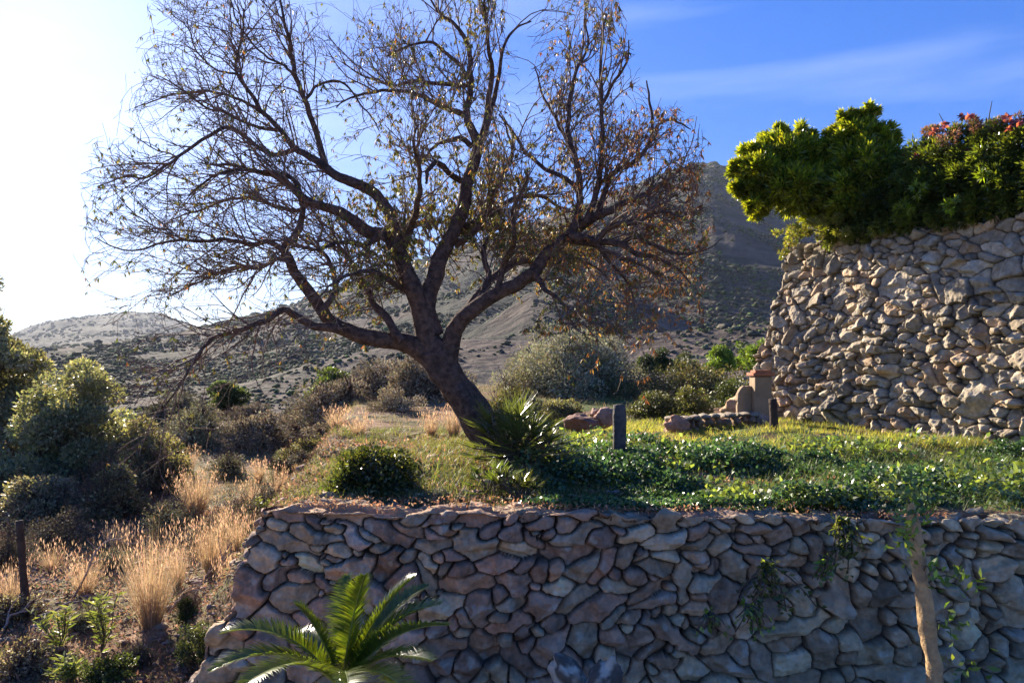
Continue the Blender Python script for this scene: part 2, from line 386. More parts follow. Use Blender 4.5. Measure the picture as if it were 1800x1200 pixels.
def build_wall(name, lab, s_rng, t_rng, step, seeds, seed, place, stonecol, capname='coping', earth_cap=False):
    s = np.arange(s_rng[0], s_rng[1], step); t = np.arange(t_rng[0], t_rng[1], step)
    Sg, Tg = np.meshgrid(s, t)
    h, I, e, gap = stone_field(Sg, Tg, seeds, seed)
    V, keep, top = place(Sg, Tg, h)
    c = stonecol(seeds, seed)[I]
    c = c*(1+.20*fbm(Sg*6+I, Tg*6, None, 4, seed+9)+.16*fbm(Sg*38, Tg*38, None, 2, seed+12))[..., None]
    c = c+(np.array([.55, .52, .42])-c)*(.45*ss(.45, .9, fbm(Sg*11, Tg*11, None, 4, seed+15)))[..., None]
    c = np.array([.07, .052, .04])*(1-gap[..., None])+c*gap[..., None]
    if earth_cap: c = c+(np.array([.52, .33, .19])*(1+.25*fbm(Sg*8, Tg*8, None, 3, 3))[..., None]-c)*(top*ss(.4, -.6, Sg)*.85)[..., None]
    root = thing(name, lab, 'stone wall')
    i = np.arange(Sg.size).reshape(Sg.shape)
    for nm, msk in (('stone_face', keep & ~top), (capname, keep & top)):
        m = msk[:-1, :-1] & keep[1:, 1:] & keep[:-1, 1:] & keep[1:, :-1]
        q = np.stack([i[:-1, :-1], i[:-1, 1:], i[1:, 1:], i[1:, :-1]], -1)[m]
        used, inv = np.unique(q, return_inverse=True)
        mesh(nm, V.reshape(-1, 3)[used], inv.reshape(-1, 4), M_stone, root, col=np.clip(c.reshape(-1, 3)[used], .01, .7))
    return root

# ---- front retaining wall
LE = np.array([(-3.0, -2.50), (-2.45, -2.36), (-2.15, -2.19), (-1.88, -2.06), (-1.62, -1.92), (-1.31, -1.83), (-.98, -1.73), (0, -1.6)])
def top_z(s): return -.985-.016*np.clip(s+1.7, 0, 9)+.012*vn(s*2.3, s*0, None, 4)
def size_front(s, t, rs):
    d = np.clip((-1.0-t)/1.0, 0, 1)                     # 0 at the top, 1 low down
    if t > -1.02: return rs.uniform(.10, .2), rs.uniform(.06, .1), rs.normal()*.2
    if rs.uniform() < .16+.5*d: a = rs.uniform(.05, .075+.045*d)*(1-.2*float(ss(.5, 2, s))); return a*rs.uniform(1, 1.3), a*rs.uniform(.7, 1), rs.uniform(-pi, pi)
    b = rs.uniform(.022, .036+.02*d)
    return b*rs.uniform(2.0, 4.0), b, rs.normal()*.55+.35*sin(s*1.7+.5)
fs = scatter_seeds(-2.9, 4.6, -2.45, -.4, size_front, 11)
def place_front(Sg, Tg, h):
    xl = np.interp(Tg, LE[:, 0], LE[:, 1])+.035*fbm(Tg*5, Tg*0+3, None, 3, 5); zt = top_z(Sg)
    wt = Tg-zt; wl = xl-Sg
    nx = -ss(-.035, .03, wl); nz = ss(-.03, .03, wt); ny = -np.sqrt(np.clip(1-nx**2, 0, 1))*(1-nz); nn = unit(np.stack([nx*(1-nz), ny, nz], -1))
    ybat = 5.03+.11*np.minimum(Tg-zt, 0)+.03*fbm(Sg*.9, Tg*.9, None, 2, 17)
    y = ybat+np.maximum(wt, 0)+np.maximum(wl, 0)
    V = np.stack([np.maximum(Sg, xl), y, np.minimum(Tg, zt)], -1)+nn*(h*np.where(wt > 0, .55, 1.0))[..., None]
    keep = ~((wt > 0.0) & (wl > 0.0)) & (wl < .26) & (wt < .36)
    return V, keep, wt > .005
def col_front(seeds, seed):
    rs = np.random.default_rng(seed+1); n = len(seeds)
    pal = np.array([(.44, .255, .165), (.38, .235, .155), (.48, .285, .17), (.32, .205, .14), (.54, .39, .24), (.43, .31, .195)])
    c = pal[rs.integers(0, 6, n)]*np.exp(rs.normal(size=(n, 1))*.16)
    g = ss(.3, 3.0, seeds[:, 0]+(-1.2-seeds[:, 1])*.8)[:, None]
    c2 = c.mean(1, keepdims=True)*np.array([1.24, 1.08, .66])*1.15
    return c+(c2-c)*g*.6
build_wall('stone_wall', 'long front dry stone retaining wall in shade holding up the green terrace', (-2.75, 4.45), (-2.42, -.62), .0075, fs, 5, place_front, col_front, earth_cap=True)

# ---- rear tall wall on the right
A0 = np.array([4.42, 12.2]); B0 = np.array([6.02, 8.65]); dv = unit(B0-A0); nv = np.array([-dv[1]*-1, 0]); nv = np.array([dv[1], -dv[0]])
def top_r(s): return 1.96-.052*s+.02*vn(s*1.7, s*0, None, 14)
def size_rear(s, t, rs):
    low = np.clip((1.0-t)/1.6, 0, 1)
    if rs.uniform() < .25: a = rs.uniform(.075, .135); return a*rs.uniform(1, 1.4), a*rs.uniform(.7, 1), rs.uniform(-pi, pi)
    b = rs.uniform(.032, .06); return b*rs.uniform(1.7, 3.3), b, rs.normal()*.5+.3*sin(s*1.3+1)
rsd = scatter_seeds(-.9, 5.3, -1.35, 2.35, size_rear, 23)
def place_rear(Sg, Tg, h):
    low = np.clip((1.5-Tg)/2.5, 0, 1)
    h = h*(.85+.55*ss(.2, .6, low))+.05*fbm(Sg*3, Tg*3, None, 3, 44)*ss(.1, .6, low)
    sl = .0-.34*ss(.15, .55, low)-.10*low+.03*fbm(Tg*4, Tg*0, None, 3, 15); zt = top_r(Sg)
    wt = Tg-zt; wl = sl-Sg
    nl = ss(-.05, .05, wl); nz = ss(-.05, .05, wt)
    n2 = nv[None, None]*(1-nl)[..., None]+(-dv)[None, None]*nl[..., None]
    nn = unit(np.concatenate([n2*(1-nz)[..., None], nz[..., None]], -1))
    Sx = np.maximum(Sg, sl); off = .26*low+.05*fbm(Sg*.8, Tg*.8, None, 2, 19)
    xy = A0+Sx[..., None]*dv+nv*(off-np.maximum(wt, 0)-np.maximum(wl, 0))[..., None]
    V = np.concatenate([xy, np.minimum(Tg, zt)[..., None]], -1)+nn*h[..., None]
    keep = ~((wt > 0) & (wl > 0)) & (wl < .6) & (wt < .4)
    return V, keep, wt > .005
def col_rear(seeds, seed):
    rs = np.random.default_rng(seed+1); n = len(seeds)
    pal = np.array([(.44, .345, .235), (.40, .32, .22), (.48, .385, .26), (.34, .28, .20), (.52, .36, .22), (.43, .36, .26)])
    return pal[rs.integers(0, 6, n)]*np.exp(rs.normal(size=(n, 1))*.17)
build_wall('stone_wall', 'tall rear stone wall on the right carrying the hedge, rough stones catching sun', (-.95, 5.2), (-1.3, 2.25), .0115, rsd, 31, place_rear, col_rear)

# ---- low stone bench wall behind the lawn, boulders and rocks
def rock(name, lab, cat_, c, r, squash, colr, seed, parts=1, group=None):
    V, Fc = blob((0, 0, 0), r, 4, .2, 1.8, seed, squash)
    V = V+unit(V)*r*.06*fbm(V[:, 0]/r*5, V[:, 1]/r*5, V[:, 2]/r*5, 3, seed)[:, None]
    o = mesh(name, V+np.asarray(c), Fc, M_rock, fcol=pick([colr], len(Fc), .05), loc=c); return tag(o, lab, cat_, group)
lw = thing('low_stone_wall', 'low rough stone wall behind the lawn with a sunlit orange end', 'stone wall', P(1240, 752, 10.6))
L0 = P(1168, 752, 10.1); L1 = P(1322, 748, 11.2)
def course(z0, z1, n, seed, w=.17):
    ps = []; rs = np.random.default_rng(seed); t = 0
    while t < 1:
        dl = rs.uniform(.06, .13); c = L0+(L1-L0)*(t+dl/2); c = np.array([c[0], c[1], (z0+z1)/2])
        V, Fc = blob((0, 0, 0), 1, 3, .12, 2.2, int(rs.integers(999)), (1.42*dl*.62, w, (z1-z0)*.62)); ps.append((V+c, Fc)); t += dl
    return ps
V, Fc = cat_parts(course(-1.02, -.88, 9, 3)+course(-.90, -.78, 9, 4)); mesh('stone_face', V-np.array(lw.location), Fc, M_rock, lw, fcol=pick([(.42, .25, .16), (.36, .27, .19)], len(Fc[0]), .06))
V, Fc = cat_parts(course(-.79, -.71, 7, 6, .2)); mesh('coping', V-np.array(lw.location), Fc, M_rock, lw, fcol=pick([(.36, .30, .22)], len(Fc[0]), .06))
rock('boulder', 'angular orange pink boulder at the sunlit end of the low wall', 'boulder', P(1190, 745, 9.95), .125, (1.35, .9, .9), (.52, .29, .19), 61)
rock('boulder', 'rounded reddish boulder between the fan palm and the grey post', 'boulder', P(1022, 741, 10.2), .22, (1.15, .9, .62), (.30, .17, .13), 62)
rock('boulder', 'pale pink boulder just behind the grey round post', 'boulder', P(1064, 734, 10.3), .2, (1.0, .9, .72), (.42, .27, .21), 63)
rock('boulder', 'small pinkish stone on top of the rubble between two boulders', 'boulder', P(1046, 725, 10.5), .09, (1.1, 1, 1), (.44, .28, .22), 64)
rock('boulder', 'large smooth sand coloured dome of rock beside the ochre pillar', 'boulder', P(1302, 716, 12.6), .3, (1.25, 1, .8), (.55, .36, .21), 65)
rock('stone', 'flat reddish stone perched on the terrace edge above the front wall', 'stone', P(1572, 905, 5.25), .075, (1.7, 1, .55), (.30, .17, .12), 71)
rock('stone', 'small brown stone beside the flat reddish one on the terrace edge', 'stone', P(1528, 905, 5.22), .055, (1.3, 1, .6), (.28, .2, .15), 72)
rock('stone', 'tiny orange stone behind the flat reddish one in the clover', 'stone', P(1555, 884, 5.5), .05, (1.5, 1, .5), (.42, .2, .12), 73)
rock('boulder', 'bright orange sunlit boulder at the foot of the rear wall', 'boulder', P(1722, 792, 8.75), .16, (1.1, .9, .8), (.55, .30, .14), 74)
rock('boulder', 'low tan boulder right of the orange one under the rear wall', 'boulder', P(1772, 800, 8.4), .13, (1.6, .9, .6), (.45, .32, .2), 75)
rock('boulder', 'round pale stone at the left foot of the rear wall behind the wooden stake', 'boulder', P(1342, 742, 11.1), .16, (1, .9, 1.25), (.38, .31, .25), 76)
for (px, py, D, sq, tl, lab, sd) in ((1008, 1195, 4.35, (1.35, .8, .75), .7, 'pale streaked slab leaning down to the right at the front wall foot', 81), (1066, 1200, 4.3, (1.2, .7, .7), -1.05, 'pale streaked upright slab beside the leaning slab at the wall foot', 82)):
    V, Fc = blob((0, 0, 0), .15, 4, .16, 2.4, sd, sq); V = V+.006*np.stack([fbm(V[:, 0]*30+q, V[:, 1]*30, V[:, 2]*30, 3, sd+q) for q in range(3)], 1); c_, s_ = cos(tl), sin(tl)
    V = np.stack([V[:, 0]*c_+V[:, 2]*s_, V[:, 1], -V[:, 0]*s_+V[:, 2]*c_], 1); c0 = P(px, py, D)
    st = ss(-.1, .35, vn((V[:, 0]*c_-V[:, 2]*s_)*9, V[:, 1]*20, (V[:, 0]*s_+V[:, 2]*c_)*42, 5)+.5*vn(V[:, 0]*40, V[:, 1]*40, V[:, 2]*40, 6))[:, None]
    o = mesh('slab', V+c0, Fc, M_rock, col=np.array([.13, .11, .09])+(np.array([.52, .48, .40])-.1)*st, loc=c0); tag(o, lab, 'stone slab')

# ---- pillar, posts
pc = P(1337, 745, 11.25); pil = thing('gate_pillar', 'short ochre rendered pillar with terracotta tile cap beside the rear wall', 'pillar', pc)
V, Fc = box((0, 0, .34), (.26, .26, .78), .004, 10); mesh('shaft', V, Fc, M_render, pil)
V, Fc = box((0, 0, .755), (.33, .33, .045), .004); V2, F2_ = box((0, 0, .80), (.24, .24, .04), .004); mesh('tile_cap', *cat_parts([(V, Fc), (V2, F2_)]), M_tile, pil)
V, Fc = box((-.24, .05, .25), (.22, .1, .66), .006, 8); V[:, 2] = np.where(V[:, 2] > .4, V[:, 2]-.12*((V[:, 0]+.24)/.11)**2*(V[:, 0] < -.2), V[:, 2]); mesh('side_buttress', V, Fc, M_render, pil)
def post(name, lab, cat_, b, h, r, m, lean=(0, 0), seed=0, ncap=True, parts=()):
    t = np.linspace(0, 1, 14); c = np.stack([lean[0]*t*h, lean[1]*t*h, -.12+(h+.12)*t], 1); Rr = r*(1+.10*vn(t*6+seed, t*0, None, seed))
    V, Fc = tubes(c[None], Rr[None], 16)
    n = len(V); a = np.arctan2(V[:, 1], V[:, 0])
    V = V+(V-np.repeat(c, 16, 0))*(.10*vn(a*2.5+seed, V[:, 2]*3, None, seed+1)+.05*vn(a*9, V[:, 2]*2, None, seed+2))[:, None]
    k = np.arange(n-16, n); V = np.vstack([V, c[-1]+[0, 0, r*.15]]); tri = np.stack([k, np.roll(k, -1), np.full(16, n)], 1)
    o = mesh(name, V, [Fc, tri], m, smooth=False); o.location = b; return tag(o, lab, cat_)
post('post', 'round smooth grey post standing on the lawn edge', 'post', np.array([(1088-900)/F*7.2, 7.2, float(ground((1088-900)/F*7.2, 7.2))]), .60, .062, M_post, (0, 0), 1)
post('wooden_stake', 'rough dark brown wooden stake in front of the rear wall', 'stake', P(1362, 772, 9.9), .54, .058, M_wood, (-.05, 0), 5)
post('fence_post', 'thin dark weathered fence post among the dry weeds at far left', 'fence post', P(48, 1075, 6.9), .85, .033, M_wood, (-.09, 0), 9)

# ================================================================== THE ALMOND TREE
TD = 7.5
limb_def = [ # (depth at start, depth at end, [(px, py, radius px)...])
 ('trunk', 7.42, 7.5, [(892, 850, 44), (878, 815, 40), (862, 780, 37), (842, 742, 35), (822, 710, 33), (800, 678, 30), (782, 650, 30), (768, 625, 29), (760, 600, 22)]),
 ('limb', 7.5, 6.9, [(775, 640, 26), (745, 618, 23), (715, 602, 20), (690, 598, 17), (650, 593, 16), (615, 583, 15), (585, 567, 13), (565, 545, 12), (545, 515, 11), (526, 488, 10), (510, 460, 9.5), (500, 438, 8.5), (514, 418, 7.5), (527, 398, 6.5), (532, 372, 5.5), (526, 345, 4.5), (505, 320, 3.5), (478, 300, 2.6)]),
 ('limb', 7.1, 6.5, [(605, 578, 9), (572, 575, 8.5), (545, 570, 8), (520, 555, 7), (500, 545, 6.2), (472, 560, 5.6), (440, 573, 5), (415, 582, 4.6), (385, 590, 4), (360, 606, 3.4), (344, 632, 3), (325, 662, 2.5), (306, 690, 2), (284, 722, 1.4)]),
 ('limb', 7.3, 7.9, [(708, 600, 9), (692, 580, 8.5), (678, 556, 8), (660, 537, 7), (646, 512, 6), (632, 488, 5), (618, 462, 4), (596, 432, 3), (580, 400, 2)]),
 ('limb', 7.5, 7.1, [(768, 625, 26), (752, 592, 24), (742, 555, 22), (733, 525, 20), (718, 490, 17), (705, 455, 15), (692, 430, 14), (672, 412, 12), (648, 408, 12), (622, 388, 11), (598, 372, 10), (575, 364, 9), (552, 358, 8), (530, 346, 7), (505, 325, 5.5), (480, 310, 5), (450, 302, 4), (415, 292, 3), (380, 290, 2)]),
 ('limb', 7.35, 8.0, [(700, 445, 13), (696, 410, 12), (685, 378, 12), (668, 350, 11), (640, 330, 10.5), (612, 318, 10), (590, 308, 9), (572, 294, 8), (550, 278, 7), (520, 262, 6), (494, 230, 5), (462, 198, 4.4), (444, 172, 4), (418, 130, 3), (418, 96, 2.6), (428, 60, 2), (428, 16, 1.5)]),
 ('limb', 7.7, 7.3, [(572, 294, 6.5), (562, 256, 6), (550, 218, 5.5), (536, 176, 5), (520, 132, 4.4), (511, 88, 3.8), (503, 50, 3), (492, 0, 2.2), (478, -40, 1.4)]),
 ('limb', 7.5, 8.1, [(762, 590, 22), (752, 555, 20), (752, 520, 19), (764, 485, 17), (780, 440, 15.5), (800, 402, 14), (814, 362, 13), (823, 322, 12), (835, 285, 11.5), (840, 250, 10), (826, 222, 8), (820, 195, 7), (828, 160, 6), (826, 120, 5), (824, 88, 4.6), (812, 60, 4), (792, 38, 3.2), (770, 20, 2.4), (750, -10, 1.6)]),
 ('limb', 8.0, 7.5, [(838, 262, 8), (852, 228, 7), (860, 170, 5.4), (864, 120, 4.5), (860, 88, 3.8), (856, 46, 3), (852, 10, 2.3), (846, -35, 1.5)]),
 ('limb', 7.95, 8.4, [(850, 240, 6), (866, 190, 5), (876, 140, 4), (886, 82, 3), (905, 52, 2.2), (934, 38, 1.3)]),
 ('limb', 8.0, 7.4, [(824, 205, 6), (800, 196, 5.6), (772, 186, 5), (748, 172, 4.6), (722, 163, 4), (698, 160, 3.5), (660, 162, 2.8), (622, 170, 2), (590, 190, 1.2)]),
 ('limb', 8.05, 8.6, [(826, 150, 5), (800, 150, 4.5), (768, 147, 4), (722, 144, 3.2), (690, 150, 2.5), (640, 135, 1.8), (602, 112, 1.2)]),
 ('limb', 8.1, 7.7, [(822, 140, 4.5), (806, 112, 4), (784, 95, 3.4), (760, 77, 3), (720, 80, 2.2), (680, 100, 1.4)]),
 ('limb', 7.9, 7.2, [(820, 330, 7), (808, 318, 6.5), (792, 306, 6), (776, 290, 5.6), (764, 288, 5), (752, 300, 4), (748, 322, 2.5)]),
 ('limb', 7.95, 8.5, [(830, 258, 6), (812, 245, 5), (785, 248, 4), (764, 256, 3.2), (748, 276, 2), (735, 300, 1.2)]),
 ('limb', 7.7, 7.1, [(800, 430, 8), (822, 418, 6.5), (842, 400, 5.5), (860, 368, 4.5), (876, 322, 3.6), (898, 282, 3), (897, 248, 2.2), (886, 215, 1.5)]),
 ('limb', 7.45, 7.0, [(782, 640, 24), (790, 612, 20), (798, 584, 18), (810, 562, 17), (836, 541, 15), (875, 516, 14), (907, 500, 13.5), (940, 476, 13), (962, 444, 12), (992, 421, 11.5), (1016, 402, 11), (1042, 384, 9), (1076, 368, 7), (1110, 352, 5.6), (1145, 335, 4.4), (1180, 312, 3), (1215, 290, 1.8)]),
 ('limb', 7.15, 7.5, [(1000, 415, 9), (1014, 385, 8), (1020, 345, 7), (1016, 304, 6.4), (1004, 256, 5.5), (998, 224, 5), (1004, 165, 4), (1016, 120, 3), (1034, 80, 2.2), (1028, 28, 1.3)]),
 ('limb', 7.1, 6.7, [(1030, 392, 7), (1046, 344, 6), (1056, 296, 5.2), (1058, 240, 4.5), (1058, 180, 4), (1056, 120, 3), (1060, 62, 2.2), (1066, 22, 1.2)]),
 ('limb', 6.9, 6.7, [(1058, 185, 3.5), (1080, 145, 3), (1103, 108, 2), (1106, 72, 1.1)]),
 ('limb', 7.1, 7.6, [(1050, 378, 6.5), (1066, 330, 5.6), (1082, 300, 5), (1112, 288, 4.5), (1134, 266, 4), (1148, 226, 3.4), (1142, 178, 2.4), (1136, 142, 1.3)]),
 ('limb', 7.5, 7.8, [(1146, 234, 3), (1168, 214, 2.6), (1192, 214, 2), (1214, 228, 1.1)]),
 ('limb', 7.3, 7.9, [(1022, 350, 6), (1008, 326, 5), (984, 308, 4.5), (952, 292, 4), (920, 264, 3.4), (898, 226, 2.6), (878, 200, 1.5)]),
 ('limb', 7.4, 8.0, [(1004, 262, 4), (984, 226, 3.4), (968, 192, 3), (952, 160, 2.2), (940, 118, 1.2)]),
 ('limb', 7.05, 6.6, [(1000, 414, 9), (1024, 418, 8), (1054, 426, 7), (1092, 428, 6), (1118, 446, 4.8), (1150, 452, 3.8), (1190, 470, 2.5), (1215, 500, 1.3)]),
 ('limb', 6.9, 6.4, [(1092, 428, 5), (1118, 417, 4.6), (1152, 432, 4), (1192, 444, 3), (1240, 440, 1.6), (1268, 420, .9)]),
 ('limb', 6.9, 7.2, [(1050, 428, 4.6), (1072, 460, 3.8), (1090, 482, 3), (1108, 508, 2), (1116, 540, 1.2)]),
 ('limb', 7.2, 6.6, [(534, 350, 5), (512, 312, 4.4), (480, 305, 4), (440, 300, 3.2), (400, 300, 2.6), (360, 318, 2), (330, 345, 1.2)]),
 ('limb', 7.9, 7.0, [(520, 262, 5.5), (478, 272, 4.5), (432, 240, 4), (400, 224, 3.8), (360, 244, 3.3), (325, 268, 3), (296, 288, 2.6), (256, 312, 2.2), (224, 308, 1.6), (172, 328, .9)]),
 ('limb', 7.0, 6.3, [(500, 440, 6), (470, 425, 5), (440, 432, 4.4), (400, 420, 3.8), (360, 424, 3.3), (320, 420, 2.8), (280, 428, 2.2), (224, 440, 1.6), (168, 418, .9)]),
 ('limb', 6.9, 7.4, [(512, 462, 5), (488, 455, 4), (456, 470, 3.4), (420, 468, 3), (380, 480, 2.5), (340, 500, 1.9), (300, 520, 1.2)]),
 ('limb', 7.4, 8.2, [(545, 356, 5), (520, 370, 4.4), (480, 360, 4), (436, 348, 3.2), (396, 352, 2.6), (350, 370, 2), (300, 385, 1.2)]),
 ('limb', 7.9, 8.5, [(462, 198, 3.4), (430, 180, 3), (390, 165, 2.6), (345, 160, 2), (290, 170, 1.4), (235, 190, .8)]),
 ('limb', 7.9, 7.4, [(494, 230, 3.6), (450, 222, 3), (400, 200, 2.6), (355, 185, 2), (310, 150, 1.4), (275, 130, .8)]),
 ('limb', 7.8, 8.4, [(418, 130, 2.4), (385, 125, 2), (350, 95, 1.6), (330, 50, 1.2), (300, 22, .8)]),
 ('limb', 7.3, 7.9, [(536, 176, 3.4), (560, 150, 2.6), (600, 145, 2.2), (640, 190, 1.6), (668, 230, 1)]),
 ('limb', 7.5, 10.3, [(800, 585, 12), (840, 520, 9), (890, 470, 7), (940, 455, 5), (990, 450, 3.5), (1040, 465, 2), (1070, 490, 1.2)]),  # limbs from here reaching far back are added to throw shade on the clover
 ('limb', 7.5, 10.0, [(762, 500, 10), (770, 450, 8), (790, 420, 6.5), (850, 400, 5), (910, 410, 3.5), (960, 430, 2), (990, 455, 1.2)]),
 ('limb', 7.5, 10.2, [(742, 540, 10), (706, 480, 8), (692, 440, 6), (720, 400, 5), (760, 390, 3.5), (800, 400, 2), (830, 430, 1.2)]),
 ('limb', 7.2, 10.0, [(992, 421, 8), (1040, 430, 6), (1080, 450, 5), (1120, 462, 3.5), (1150, 480, 2), (1165, 510, 1.2)]),
 ('limb', 7.4, 6.3, [(702, 448, 8), (722, 400, 7), (735, 350, 5.5), (738, 300, 4), (728, 255, 2.6), (735, 215, 1.4)]),
 ('limb', 7.9, 8.9, [(800, 405, 8), (850, 385, 6.5), (905, 350, 5), (950, 345, 3.6), (985, 368, 2.2), (1000, 395, 1.2)]),
 ('limb', 7.3, 6.5, [(872, 520, 7), (884, 470, 6), (905, 420, 4.6), (902, 372, 3.4), (920, 330, 2.2), (930, 300, 1.2)]),
 ('limb', 7.5, 6.2, [(752, 528, 8), (706, 505, 6.5), (660, 478, 5), (622, 482, 3.6), (585, 500, 2.2), (560, 525, 1.2)]),
 ('limb', 7.4, 8.6, [(832, 545, 8), (858, 492, 6.5), (850, 440, 5), (868, 400, 3.4), (860, 350, 2), (872, 320, 1.2)]),
 ('limb', 7.1, 8.1, [(565, 550, 7), (590, 505, 5.5), (580, 462, 4.2), (560, 430, 3), (566, 395, 2), (552, 370, 1.2)]),
 ('limb', 7.1, 6.3, [(940, 478, 7), (955, 505, 5), (985, 528, 3.6), (1000, 560, 2.4), (1020, 585, 1.2)]),
 ('limb', 7.3, 6.5, [(672, 412, 7), (640, 430, 5.5), (600, 425, 4.2), (560, 440, 3), (520, 432, 2), (480, 450, 1.2)]),
 ('limb', 6.8, 6.0, [(1050, 420, 6), (1080, 395, 5), (1120, 392, 3.8), (1160, 372, 2.6), (1200, 380, 1.6), (1240, 365, .9)]),
 ('limb', 7.4, 7.0, [(520, 132, 3), (490, 110, 2.4), (455, 90, 2), (420, 40, 1.4), (400, -10, .9)]),
]
limbs = []
for nm, d0, d1, pts in limb_def:
    a = np.array(pts, float); cur = np.array(catmull(a, 7)); t = np.linspace(0, 1, len(cur)); D = d0+(d1-d0)*ss(0, 1, t)**1 + (0 if nm == 'trunk' else .10)*vn(t*5+len(limbs)*9, t*0, None, 3)*ss(0, .3, t)
    w = np.stack([(cur[:, 0]-900)/F*D, D, (HZ-cur[:, 1])/F*D], 1); r = cur[:, 2]/F*D*.9
    jit = .010*np.stack([vn(t*len(pts)*2.2+k*31+len(limbs)*7, t*0, None, k) for k in range(3)], 1)*ss(0, .2, t)[:, None]
    limbs.append((nm, w+jit, np.maximum(r, .0035)))
tree = thing('almond_tree', 'leaning dark almond tree with wide sparse crown and rusty leaves', 'tree', limbs[0][1][1])
tl0 = limbs[0][1][1]
def limb_mesh(nm, w, r, k=14):
    V, Fc = tubes(w[None], r[None], k)
    ax = np.repeat(w, k, 0); dirv = V-ax; ang = np.tile(np.arange(k)/k*2*pi, len(w)); ln = np.repeat(np.cumsum(np.r_[0, np.linalg.norm(np.diff(w, axis=0), axis=1)]), k)
    amp = np.clip(np.repeat(r, k)/.12, .25, 1)
    V = ax+dirv*(1+amp*(.16*vn(ang*1.3+3, ln*3.0, None, 5)+.12*np.abs(vn(np.cos(ang)*2.6, np.sin(ang)*2.6, ln*2.2, 7))+.06*vn(np.cos(ang)*6, np.sin(ang)*6, ln*9, 8)))[:, None]
    return V, Fc
for nm, w, r in limbs:
    V, Fc = limb_mesh(nm, w, r, 28 if nm == 'trunk' else 12)
    if nm == 'trunk':
        kb = blob(P(843, 716, 7.36), .085, 3, .2, 2, 4, (1, 1, 1.15)); sc_ = blob(P(822, 668, 7.42), .05, 3, .2, 2, 6, (1.3, 1, .9))
        mesh('trunk', V-tl0, Fc, M_bark, tree, smooth=True); mesh('branch_stump', kb[0]-tl0, kb[1], M_bark, tree, smooth=True)
    else: mesh('limb', V-tl0, Fc, M_bark, tree, smooth=True)

def grow(par, parR, n, lo, hi, Lr, ang, bias, npt=6, wob=.16, rr=.55, sag=0.0, wt=None):
    """children of curves: par (T,m,3)"""
    T, m, _ = par.shape
    idx = rng.choice(T, n, p=wt) if wt is not None else rng.integers(0, T, n)
    t = rng.uniform(lo, hi, n)*(m-1); i0 = np.minimum(t.astype(int), m-2); f = (t-i0)[:, None]
    p = par[idx, i0]*(1-f)+par[idx, i0+1]*f; tn = unit(par[idx, i0+1]-par[idx, i0])
    r0 = parR[idx, i0]
    perp = unit(np.cross(tn, rdirs(n))); a = rng.uniform(*ang, n)[:, None]
    d = unit(tn*np.cos(a)+perp*np.sin(a)); 
    b = bias(p) if callable(bias) else np.broadcast_to(bias, (n, 3)); d = unit(d+b)
    L = rng.uniform(*Lr, n)
    pts = [p]; cur = d; st = (L/(npt-1))[:, None]
    drift = rng.normal(size=(n, 3))*.10
    for k in range(npt-1):
        cur = unit(cur+rng.normal(size=(n, 3))*wob+drift+np.array([0, 0, -sag])+b*.12); pts.append(pts[-1]+cur*st)
    Pt = np.stack(pts, 1); R0 = np.minimum(r0*rr, .009)
    Rr = R0[:, None]*np.linspace(1, .35, npt)[None]
    return Pt, np.maximum(Rr, .0021), idx
# resample thin part of limbs to a common length
m = 24; LP = []; LR = []; LW = []
for nm, w, r in limbs[1:]:
    ok = np.where(r < .052)[0]
    if len(ok) < 4: continue
    w2, r2 = w[ok[0]:], r[ok[0]:]; u = np.linspace(0, len(w2)-1, m); i0 = np.minimum(u.astype(int), len(w2)-2); f = (u-i0)[:, None]
    LP.append(w2[i0]*(1-f)+w2[i0+1]*f); LR.append(r2[i0]*(1-f[:, 0])+r2[i0+1]*f[:, 0]); LW.append(np.linalg.norm(np.diff(w2, axis=0), axis=1).sum())
LP, LR, LW = np.array(LP), np.array(LR), np.array(LW); LW = LW/LW.sum()
def bias1(p):
    o = p-np.array([-.8, 7.5, .6]); o[:, 1] *= .8
    up = ss(-2.3, -.6, p[:, 0])*.45-.05+.25*ss(.8, 2.4, p[:, 2])
    b = unit(o)*.35; b[:, 2] += up*.55; return b
K1, R1, _ = grow(LP, LR, 950, .08, 1.0, (.35, .9), (.5, 1.15), bias1, 7, .14, .6, .02, LW)
K2, R2, _ = grow(np.concatenate([K1]), R1, 4200, .12, 1.0, (.18, .5), (.4, 1.1), lambda p: bias1(p)*.7, 6, .2, .65, .02)
K3, R3, _ = grow(K2, R2, 12000, .15, 1.0, (.09, .28), (.4, 1.1), lambda p: bias1(p)*.4, 5, .22, .7, .01)
def inside(K):
    e = K[:, -1]; X_, Y_, Z_ = e[:, 0], e[:, 1], e[:, 2]; u = X_/Y_*7.5
    return (u < 2.0+.12*vn(Z_*3, Y_*3, None, 2)-.25*ss(1.6, 3.2, Z_)) & (u > -4.4+.7*ss(1.5, 3.4, Z_)) & ~((u > -.06) & (u < .34) & (Z_ > 2.25)) & ~((u > 1.05+.35*ss(3.3, 2.4, Z_)) & (Z_ > 2.6))
def prune(K, Rk): k = inside(K); return K[k], Rk[k]
K1, R1 = prune(K1, R1); K2, R2 = prune(K2, R2); K3, R3 = prune(K3, R3)
V, Fc = cat_parts([tubes(K1, R1, 5), tubes(K2, R2, 4), tubes(K3, R3, 3)])
mesh('twigs', V-tl0, Fc, M_twig, tree)['kind'] = 'stuff'
